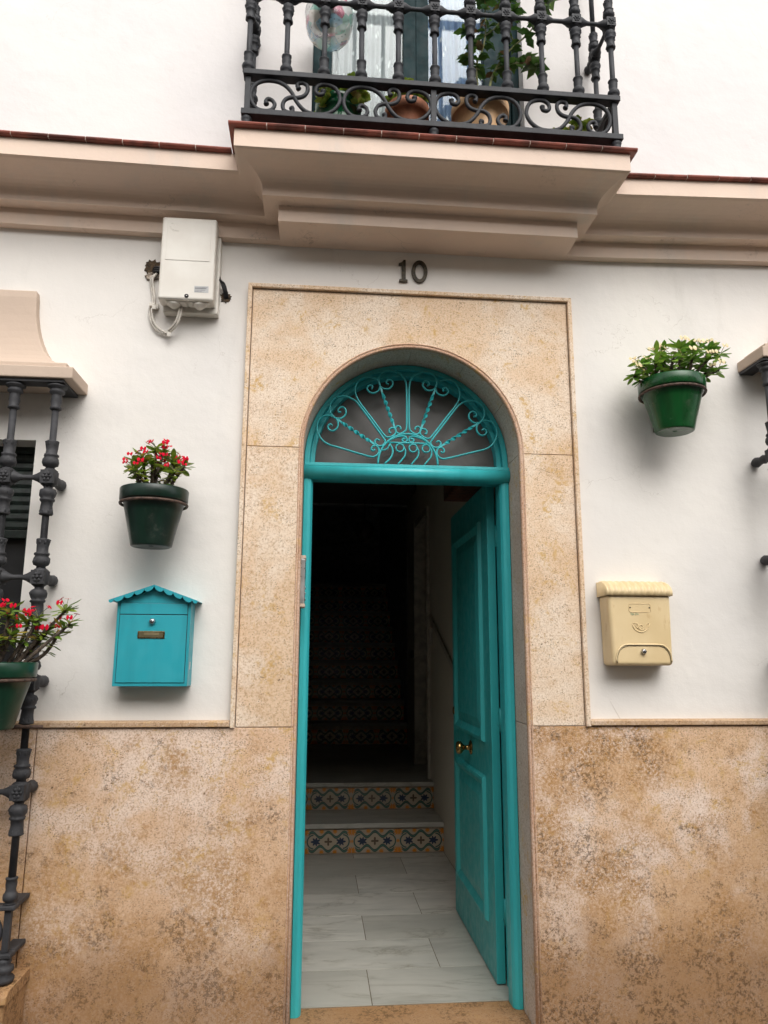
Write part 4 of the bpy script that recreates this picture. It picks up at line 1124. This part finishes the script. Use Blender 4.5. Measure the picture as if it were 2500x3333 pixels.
brs = [[W(.235, 3.53), W(.24, 3.64), W(.237, 3.74), W(.268, 3.83), W(.281, 3.93), W(.279, 4.06)],
       [W(.285, 3.53), W(.293, 3.65), W(.325, 3.74), W(.375, 3.80, -.31), W(.455, 3.875, -.33), W(.50, 3.96, -.34), W(.54, 4.03, -.34)],
       [W(.31, 3.72), W(.37, 3.74, -.3), W(.44, 3.72, -.33), W(.475, 3.70, -.34)],
       [W(.265, 3.82), W(.22, 3.86, -.27), W(.20, 3.9, -.28)], [W(.25, 3.72), W(.22, 3.74), W(.20, 3.76, -.3)],
       [W(.33, 3.75), W(.40, 3.78, -.25), W(.47, 3.80, -.27)], [W(.27, 3.88), W(.33, 3.93, -.3), W(.36, 4.02, -.33)],
       [W(.40, 3.83, -.3), W(.37, 3.9, -.32), W(.385, 3.97, -.33)]]
for bi, b in enumerate(brs):
    q = woody(b3, b, .006 if bi < 2 else .003, .002)
    st = 9 if bi < 2 else 3
    for i, pt in enumerate(q[st:]):
        for k_ in range(1+(i+bi) % 2):
            a = r_.uniform(0, 6.28); dv = Vector((math.cos(a), math.sin(a)*.7-.15, r_.uniform(-.55, .3)))
            o = inst(pl, 'leaf', b3, pt, sc=(r_.uniform(.5, .9),)*3); orient(o, dv, r_.uniform(-.7, .7))
    for k_ in range(6):
        a = 6.28*k_/6; dv = Vector((math.cos(a), math.sin(a), r_.uniform(-.2, .4)))
        o = inst(pl, 'leaf', b3, q[-1], sc=(r_.uniform(.6, 1),)*3); orient(o, dv, r_.uniform(-.4, .4))

# translucent patterned hanging planter
M_bag, t, n_, l, p = nodes('printed_clear_plastic'); v = coords(t)
big = voro(t, v, 22); cr_ = t.nodes.new('ShaderNodeValToRGB'); cr_.color_ramp.interpolation = 'CONSTANT'
sp_ = t.nodes.new('ShaderNodeSeparateColor'); l.new(big.outputs['Color'], sp_.inputs[0]); l.new(sp_.outputs[0], cr_.inputs[0])
els = cr_.color_ramp.elements; els[0].color = (.80, .82, .80, 1); els[1].position = .35; els[1].color = (.30, .52, .66, 1)
e = els.new(.5); e.color = (.70, .66, .58, 1); e = els.new(.65); e.color = (.62, .16, .26, 1); e = els.new(.8); e.color = (.30, .58, .48, 1)
dt = voro(t, v, 60); col_ = mixc(t, ramp(t, dt.outputs['Distance'], .22, .17), cr_.outputs[0], (.04, .05, .06))
l.new(col_, p.inputs['Base Color']); p.inputs['Roughness'].default_value = .12; p.inputs['Alpha'].default_value = .5
hp = empty('hanging_planter', 'clear plastic hanging planter printed with coloured melon slices behind the railing', 'planter', (-.378, -.285, 3.808))
MB().lathe([(.05, .0), (.074, .006), (.088, .025), (.096, .06), (.099, .105), (.101, .12), (.097, .12), (.093, .07), (.083, .03), (.05, .012)], n=32).obj('bowl', M_bag, hp)
m = MB()
for k_ in range(3):
    a = 2*math.pi*k_/3+.4; m.tube([(.098*math.cos(a), .098*math.sin(a), .118), (0, 0, .55)], .0012, 5)
m.obj('hanger', M_chrome, hp)

# ---------------------------------------------------------------- turquoise mailbox
M_mb = paint('mailbox_turquoise', (.022, .34, .41), .4)
mbx = empty('mailbox', 'turquoise metal mailbox with pitched scalloped roof and brass name plate', 'mailbox', (-.974, 0, 1.21))
def PM(m, nm, mat=M_mb, bevel=.0015):
    o = m.obj(nm, mat, mbx, bevel=bevel); o.matrix_parent_inverse = Matrix.Translation((.974, 0, -1.21)); return o
a, b = -1.107, -.841; cxm = -.974
PM(MB().prism_xz([(a, 1.21), (b, 1.21), (b, 1.512), (cxm, 1.566), (a, 1.512)], -.092, -.001), 'body')
PM(MB().box(a+.012, b-.012, -.0955, -.0925, 1.2235, 1.4665), 'door', bevel=.001)
PM(MB().prism_xz([(a+.012, 1.4695), (b-.012, 1.4695), (b-.012, 1.509), (a+.012, 1.509)], -.0965, -.0925), 'slot_flap', bevel=.001)
MB_line = MB().box(a+.010, b-.010, -.0927, -.0921, 1.2215, 1.5105); PM(MB_line, 'door_gap', M_black, 0)
for s in (-1, 1):
    # roof pitch with thickness
    x_e = cxm+s*.159; z_e = 1.519; nrm = Vector((s*(1.576-z_e), 0, .159)).normalized()
    pts = [(cxm, 1.576), (x_e, z_e), (x_e, z_e-.003), (cxm, 1.5725)]
    m = MB(); m.prism_xz(pts if s > 0 else pts[::-1], -.118, -.001); PM(m, 'roof_sheet', bevel=0)
    # scallops hanging from the front edge
    ns = 5
    for k_ in range(ns):
        t0, t1 = (k_-.0)/4.55, min(1, (k_+1)/4.55)
        p0 = Vector((cxm+(x_e-cxm)*t0, 0, 1.5735+(z_e-1.576)*t0)); p1 = Vector((cxm+(x_e-cxm)*t1, 0, 1.5735+(z_e-1.576)*t1))
        c_ = (p0+p1)/2; ax_ = (p1-p0)/2; dn = Vector((0, 0, -1))
        rr_ = .0155 if t1 < 1 else .011
        P_ = [(c_+ax_*math.cos(math.pi*j/10)+dn*rr_*math.sin(math.pi*j/10)) for j in range(11)]
        pl_ = [(q.x, q.z) for q in P_]
        m = MB(); m.prism_xz(pl_, -.1195, -.1165); PM(m, 'scallop', bevel=0)
lk = MB().lathe([(.0125, 0), (.0125, .003), (.0105, .005), (.0105, .011), (.007, .013)], n=6, axis='y'); lk.lathe([(.0055, .0131), (.0055, .0138)], n=12, axis='y')
o = PM(lk, 'lock', M_chrome, 0); o.location = (-.977, -.0955, 1.443)
PM(MB().box(-.9782, -.9758, -.1098, -.1085, 1.4385, 1.4475), 'keyhole', M_black, 0)
PM(MB().box(-1.027, -.930, -.0985, -.0956, 1.381, 1.4075), 'name_plate', M_brass, .001)
PM(MB().box(-1.022, -.935, -.0990, -.0986, 1.3850, 1.4035), 'name_card', simple('name_card', (.11, .09, .045), .4), 0)
PM(MB().box(-1.004, -.950, -.0994, -.0991, 1.3935, 1.4025), 'name_card', simple('paper_strip', (.20, .16, .08), .6), 0)
PM(MB().box(-.8408, -.8402, -.065, -.045, 1.27, 1.297), 'sticker', simple('sticker', (.5, .5, .48), .4), 0)

# ---------------------------------------------------------------- yellow mailbox
M_yb, t, n_, l, p = nodes('yellow_enamel'); v = coords(t)
c = mixc(t, ramp(t, noise(t, v, 6, 4), .35, .7), (.74, .58, .34), (.67, .51, .28))
c = mixc(t, math2(t, 'MULTIPLY', ramp(t, noise(t, coords(t, (1, 1, .35)), 26, 5, .7), .6, .75), .5), c, (.42, .22, .07))
l.new(c, p.inputs['Base Color']); p.inputs['Roughness'].default_value = .38; l.new(bump(t, noise(t, v, 200, 3), .1, .0008), p.inputs['Normal'])
yb = empty('mailbox', 'pale yellow mailbox with fluted lid, embossed post horn and small lock', 'mailbox', (.885, 0, 1.29))
def PY(m, nm, mat=M_yb, bevel=.0, seg=3):
    o = m.obj(nm, mat, yb, bevel=bevel, seg=seg); o.matrix_parent_inverse = Matrix.Translation((-.885, 0, -1.29)); return o
V = [(.764, -.100, 1.290), (1.004, -.100, 1.290), (1.006, -.001, 1.288), (.759, -.001, 1.288), (.755, -.100, 1.562), (1.009, -.100, 1.562), (1.009, -.001, 1.562), (.755, -.001, 1.562)]
m = MB(); m.add(V, [(0, 3, 2, 1), (4, 5, 6, 7), (0, 1, 5, 4), (1, 2, 6, 5), (2, 3, 7, 6), (3, 0, 4, 7)]); PY(m, 'body', bevel=.014, seg=4)
# lid: corrugated sloping top with rounded nose
V = []; F = []; nx = 60; sec = [(-.001, 1.618), (-.05, 1.616), (-.078, 1.608), (-.100, 1.592), (-.1085, 1.578), (-.109, 1.560), (-.104, 1.558)]
for i in range(nx+1):
    u = i/nx; x = .749+(1.0155-.749)*u; bmp_ = .0045*abs(math.sin(u*math.pi*10)) if .04 < u < .96 else -.001
    for j, (y, z) in enumerate(sec): V.append((x, y-(bmp_ if 1 < j < 6 else 0), z+(bmp_ if j < 4 else 0)))
ns = len(sec)
for i in range(nx):
    for j in range(ns-1): F.append((i*ns+j, i*ns+j+1, (i+1)*ns+j+1, (i+1)*ns+j))
k0 = len(V)
for i in (0, nx):
    V.append(((.749 if i == 0 else 1.0155), -.001, 1.558)); F.append(tuple([i*ns+j for j in range(ns)]+[len(V)-1]))
m = MB(); m.add(V, F, True); PY(m, 'lid', bevel=0)
# name recess and holes
def rr_pts(x0, x1, z0, z1, r, n=5):
    P_ = []
    for cx_, cz_, a0 in ((x1-r, z1-r, 0), (x0+r, z1-r, 90), (x0+r, z0+r, 180), (x1-r, z0+r, 270)):
        for k_ in range(n+1): a = R(a0+90*k_/n); P_.append((cx_+r*math.cos(a), cz_+r*math.sin(a)))
    return P_
def outline(pts, y, r, closed=True): return MB().tube([(x, y, z) for x, z in pts], r, 6, closed=closed)
PY(outline(rr_pts(.837, .925, 1.494, 1.527, .009), -.1005, .0012), 'name_recess')
for x in (.842, .920): PY(MB().lathe([(.0028, 0), (.0028, .0012)], (x, -.1002, 1.512), 10, axis='y'), 'hole', M_black)
# faint pen writing
wr = bpy.data.curves.new('pen_writing', 'FONT'); wr.body = 'Ega Jda.'; wr.size = .0115; wr.extrude = .0001
wo = bpy.data.objects.new('pen_tmp', wr); C.objects.link(wo)
bpy.context.view_layer.update()
dg = bpy.context.evaluated_depsgraph_get(); mew = bpy.data.meshes.new_from_object(wo.evaluated_get(dg)); bpy.data.objects.remove(wo)
mew.materials.clear(); mew.materials.append(simple('green_ink', (.22, .33, .22), .7))
o = inst(mew, 'pen_writing', yb, (.842-.885, -.1010, 1.484-1.29), (math.pi/2, 0, 0))
# post horn emblem, embossed
hx, hz = .882, 1.434
crv = [(-.034, .016), (-.033, .004), (-.024, -.009), (-.008, -.017), (.006, -.017), (.021, -.009), (.031, .004), (.035, .016)]
PY(outline([(hx+x, hz+z) for x, z in crv], -.1008, .0019, False), 'horn_emblem')
PY(outline([(hx+x, hz+z) for x, z in [(-.034, .0165), (-.013, .0165), (-.012, .012), (-.018, .011)]], -.1008, .0016, False), 'horn_emblem')
PY(outline([(hx+x, hz+z) for x, z in [(-.024, .011), (-.019, .002), (-.011, -.005)]], -.1008, .0016, False), 'horn_emblem')
sp_pts = [((.004+.013*(1-t_/9))*math.cos(2.6-t_*.62)*1.0, (.004+.013*(1-t_/9))*math.sin(2.6-t_*.62)+.003) for t_ in range(10)]
sp_pts = [(.035, .0165), (.026, .0165), (.021, .004), (.010, -.008)]+[(.013*math.cos(a_)*(1-.055*i), .003+.012*math.sin(a_)*(1-.055*i)) for i, a_ in enumerate([-.9-.55*q for q in range(13)])]
PY(MB().tube(smooth([(hx+x, -.1008, hz+z) for x, z in sp_pts], 3), .0016, 6), 'horn_emblem')
# lower hatch
hp_ = [(.776, 1.303), (.778, 1.33), (.787, 1.350), (.803, 1.363), (.825, 1.369), (.95, 1.369), (.972, 1.363), (.986, 1.350), (.995, 1.33), (.997, 1.303)]
PY(MB().tube(smooth([(x, -.101, z) for x, z in hp_], 3), .0034, 7), 'hatch_rim')
PY(MB().tube([(x, -.1012, z) for x, z in [(.885+(x_-.885)*.965, z_-.0045) for x_, z_ in hp_]], .0008, 5), 'hatch_gap', M_black)
ly = MB().lathe([(.0115, 0), (.0115, .004), (.009, .007), (.009, .012), (.006, .013)], n=6, axis='y'); o = PY(ly, 'lock', M_chrome); o.location = (.885, -.101, 1.343)
PY(MB().box(.884, .8862, -.1150, -.1138, 1.339, 1.347), 'keyhole', M_black)

# ---------------------------------------------------------------- meter box, cables, holes
M_pl, t, n_, l, p = nodes('ivory_plastic'); v = coords(t)
c = mixc(t, ramp(t, noise(t, v, 7, 4), .35, .7), (.70, .67, .61), (.64, .60, .54)); vo = voro(t, v, 60)
c = mixc(t, math2(t, 'MULTIPLY', ramp(t, vo.outputs['Distance'], .06, .03), ramp(t, noise(t, v, 12, 2), .55, .62)), c, (.2, .14, .09))
l.new(c, p.inputs['Base Color']); p.inputs['Roughness'].default_value = .45
mt = empty('meter_box', 'ivory plastic electricity connection box mounted under the cornice', 'meter box', (-.925, 0, 2.70))
def PX(m, nm, mat=M_pl, bevel=.0, seg=3):
    o = m.obj(nm, mat, mt, bevel=bevel, seg=seg); o.matrix_parent_inverse = Matrix.Translation((.925, 0, -2.70)); return o
PX(MB().box(-1.034, -.816, -.1150, -.044, 2.713, 3.072), 'cover', bevel=.009)
PX(MB().box(-1.026, -.806, -.0435, -.002, 2.690, 3.033), 'back_box', bevel=.004)
PX(MB().box(-1.012, -.837, -.1168, -.1151, 2.881, 3.056), 'raised_panel', bevel=.0012)
PX(MB().box(-1.010, -.935, -.1170, -.1151, 2.7125, 2.7128), 'seam', M_black)
for a, b in ((-1.005, -.925), (-.918, -.835)): PX(MB().box(a, b, -.098, -.055, 2.7085, 2.7128), 'gland_plate', bevel=.001)
for a in (-.975, -.875):
    PX(MB().lathe([(.028, 2.7083), (.024, 2.703), (.016, 2.697), (.010, 2.692)], (a, -.076, 0), 16), 'cable_gland')
PX(MB().lathe([(.0085, 0), (.0085, .001)], (-.921, -.1151, 2.728), 14, axis='y'), 'lock', M_black); PX(MB().lathe([(.004, 0), (.004, .0015)], (-.921, -.1162, 2.728), 8, axis='y'), 'lock_core', M_chrome)
PX(MB().box(-.892, -.836, -.1156, -.11505, 2.745, 2.773), 'data_sticker', simple('grey_sticker', (.42, .42, .42), .4))
M_ink = simple('sticker_ink', (.16, .16, .17), .6)
for i, (w_, h_) in enumerate(((.050, .0016), (.046, .0035), (.042, .0014), (.028, .0014))):
    PX(MB().box(-.890, -.890+w_, -.1159, -.1157, 2.7665-.006*i, 2.7665-.006*i+h_), 'print_line', M_ink)
# embossed mark: face profile strokes in the top left corner of the panel
for q in ([(-.998, 3.040), (-.990, 3.043), (-.982, 3.043)], [(-1.004, 3.026), (-.996, 3.026), (-.990, 3.025)], [(-1.003, 3.021), (-.996, 3.016), (-.991, 3.013)], [(-.976, 3.036), (-.970, 3.038)], [(-.986, 3.035), (-.982, 3.034)],
          [(-.992, 3.012), (-.986, 3.015), (-.980, 3.010), (-.974, 3.014), (-.967, 3.010)], [(-.992, 3.008), (-.967, 3.008)]):
    PX(MB().tube([(x, -.1170, z) for x, z in q], .0005, 4), 'embossed_mark', simple('mark_shadow', (.30, .28, .25), .6) if False else M_pl)
M_cab = simple('white_cable', (.60, .56, .50), .45, var=.15, vscale=30)
cb = empty('cable', 'pair of white cables looping from the wall hole up into the meter box', 'cable', (-1.01, -.02, 2.607))
inv = Matrix.Translation((1.01, .02, -2.607))
for q, yy in (([(-1.072, 2.868), (-1.089, 2.847), (-1.080, 2.79), (-1.074, 2.74), (-1.086, 2.71), (-1.074, 2.654), (-1.044, 2.616), (-1.011, 2.607), (-.97, 2.629), (-.950, 2.673), (-.947, 2.712)], -.014),
              ([(-1.066, 2.868), (-1.080, 2.838), (-1.071, 2.79), (-1.066, 2.734), (-1.074, 2.703), (-1.064, 2.655), (-1.040, 2.624), (-1.011, 2.615), (-.975, 2.636), (-.958, 2.675), (-.957, 2.712)], -.022)):
    pts = [(x, yy-(.05*max(0, (x+1.01)/.063)), z) for x, z in q]
    o = MB().tube(smooth(pts, 6), .0046, 8).obj('strand', M_cab, cb); o.matrix_parent_inverse = inv
for (x, z) in ((-1.010, 2.611), (-1.076, 2.727)):
    m = MB(); m.box(x-.009, x+.009, -.030, -.008, z-.006, z+.006); m.box(x+.004, x+.020, -.034, -.028, z-.022, z-.004)
    o = m.obj('cable_tie', M_cab, cb, bevel=.001); o.matrix_parent_inverse = inv
m = MB(); m.box(-1.074, -1.050, -.016, 0, 2.716, 2.738); o = m.obj('wall_clip', M_cab, cb, bevel=.002); o.matrix_parent_inverse = inv
def blob(cx_, cz_, rx, rz, seed, y=-.003, n=30, dep=.03):
    r_ = random.Random(seed); m = MB(); V = []; F = []
    rr = [1+r_.uniform(-.22, .22) for _ in range(n)]
    for lev, (sc, yy) in enumerate(((1.0, .0005), (.93, y), (.72, y*.3-.0008), (.4, -.0012))):
        for k_ in range(n):
            a = 2*math.pi*k_/n; V.append((cx_+rx*rr[k_]*sc*math.cos(a), yy+r_.uniform(-.0008, .0008)-.0006, cz_+rz*rr[k_]*sc*math.sin(a)))
    for lev in range(3):
        for k_ in range(n): F.append((lev*n+k_, lev*n+(k_+1) % n, (lev+1)*n+(k_+1) % n, (lev+1)*n+k_))
    F.append(tuple(3*n+k_ for k_ in range(n))); m.add(V, F, True); return m
M_hole = simple('crumbled_mortar', (.10, .065, .035), .95, var=.5, vscale=60, bmp=1.0, bscale=120, col2=(.025, .018, .012))
blob(-1.083, 2.905, .036, .034, 3, -.006).obj('broken_hole', M_hole, house)
blob(-1.085, 2.862, .032, .016, 5, -.009).obj('mortar_lump', simple('grey_mortar', (.36, .30, .25), .9, bmp=1, bscale=100, var=.35, vscale=50), house)
blob(-.783, 2.786, .022, .024, 8, -.004).obj('broken_hole', M_hole, house)
bc = empty('cable', 'black cables coming out of the wall hole right of the meter box', 'cable', (-.79, -.02, 2.78))
inv = Matrix.Translation((.79, .02, -2.78))
for i in range(4):
    o = MB().tube(smooth([(-.808, -.03-.004*i, 2.862-.006*i), (-.800+.004*i, -.027, 2.835), (-.790+.004*i, -.018, 2.806), (-.785+.004*i, .0, 2.782)], 5), .0038, 6).obj('strand', M_black, bc); o.matrix_parent_inverse = inv
bc2 = empty('cable', 'black cables in the broken hole left of the meter box', 'cable', (-1.06, -.01, 2.89)); inv = Matrix.Translation((1.06, .01, -2.89))
for i in range(3):
    o = MB().tube(smooth([(-1.085, -.002, 2.885+.006*i), (-1.068, -.02, 2.880+.009*i), (-1.03, -.015, 2.876+.010*i)], 4), .0045, 6).obj('strand', M_black, bc2); o.matrix_parent_inverse = inv

# ---------------------------------------------------------------- house number
M_num = simple('dark_bronze', (.05, .038, .022), .5, metal=.3, var=.4, vscale=80, bmp=.4, bscale=200)
hn = empty('house_number', 'dark bronze digits 1 and 0 on the white wall above the stone doorway', 'house number', (.006, 0, 2.893))
inv = Matrix.Translation((-.006, 0, -2.893))
one = [(-.0555, 2.893), (-.0195, 2.893), (-.0195, 2.903), (-.0275, 2.905), (-.0275, 2.995), (-.037, 2.995), (-.044, 2.984), (-.0575, 2.978), (-.0575, 2.969), (-.0445, 2.971), (-.0445, 2.905), (-.0555, 2.903)]
o = MB().prism_xz(one, -.012, -.001).obj('digit', M_num, hn, bevel=.0012); o.matrix_parent_inverse = inv
n = 40; V = []; F = []
for yy in (-.012, -.001):
    for (rx, rz) in ((.0345, .0515), (.0185, .0365)):
        for k_ in range(n): a = 2*math.pi*k_/n; V.append((.0325+rx*math.cos(a), yy, 2.9445+rz*math.sin(a)))
for k_ in range(n):
    j = (k_+1) % n; F += [(k_, j, n+j, n+k_), (2*n+k_, 3*n+k_, 3*n+j, 2*n+j), (k_, 2*n+k_, 2*n+j, j), (n+k_, n+j, 3*n+j, 3*n+k_)]
m = MB(); m.add(V, F); o = m.obj('digit', M_num, hn, bevel=.0012); o.matrix_parent_inverse = inv

# ---------------------------------------------------------------- intercom on the left reveal
M_al = simple('brushed_aluminium', (.50, .50, .50), .35, metal=.8, var=.08)
ic = empty('intercom', 'slim silver intercom panel on the left side of the door reveal', 'intercom', (-.444, .06, 1.508))
inv = Matrix.Translation((.444, -.06, -1.508))
for mm_, nm, mat in ((MB().box(-.4443, -.4255, .012, .112, 1.522, 1.697), 'panel', M_al), (MB().box(-.4443, -.4235, .010, .114, 1.6975, 1.711), 'end_cap', M_trim2), (MB().box(-.4443, -.4235, .010, .114, 1.508, 1.5215), 'end_cap', M_trim2)):
    o = mm_.obj(nm, mat, ic, bevel=.002); o.matrix_parent_inverse = inv
for k_ in range(7):
    o = MB().box(-.4254, -.4244, .03, .09, 1.625+.009*k_, 1.629+.009*k_).obj('speaker_slot', M_black, ic); o.matrix_parent_inverse = inv
for k_ in range(3):
    o = MB().box(-.4254, -.4225, .045, .075, 1.535+.022*k_, 1.545+.022*k_).obj('button', M_chrome, ic, bevel=.001); o.matrix_parent_inverse = inv

# render settings
S.render.engine = 'CYCLES'
S.cycles.max_bounces = 6; S.cycles.diffuse_bounces = 3; S.cycles.transparent_max_bounces = 8
S.cycles.use_denoising = True
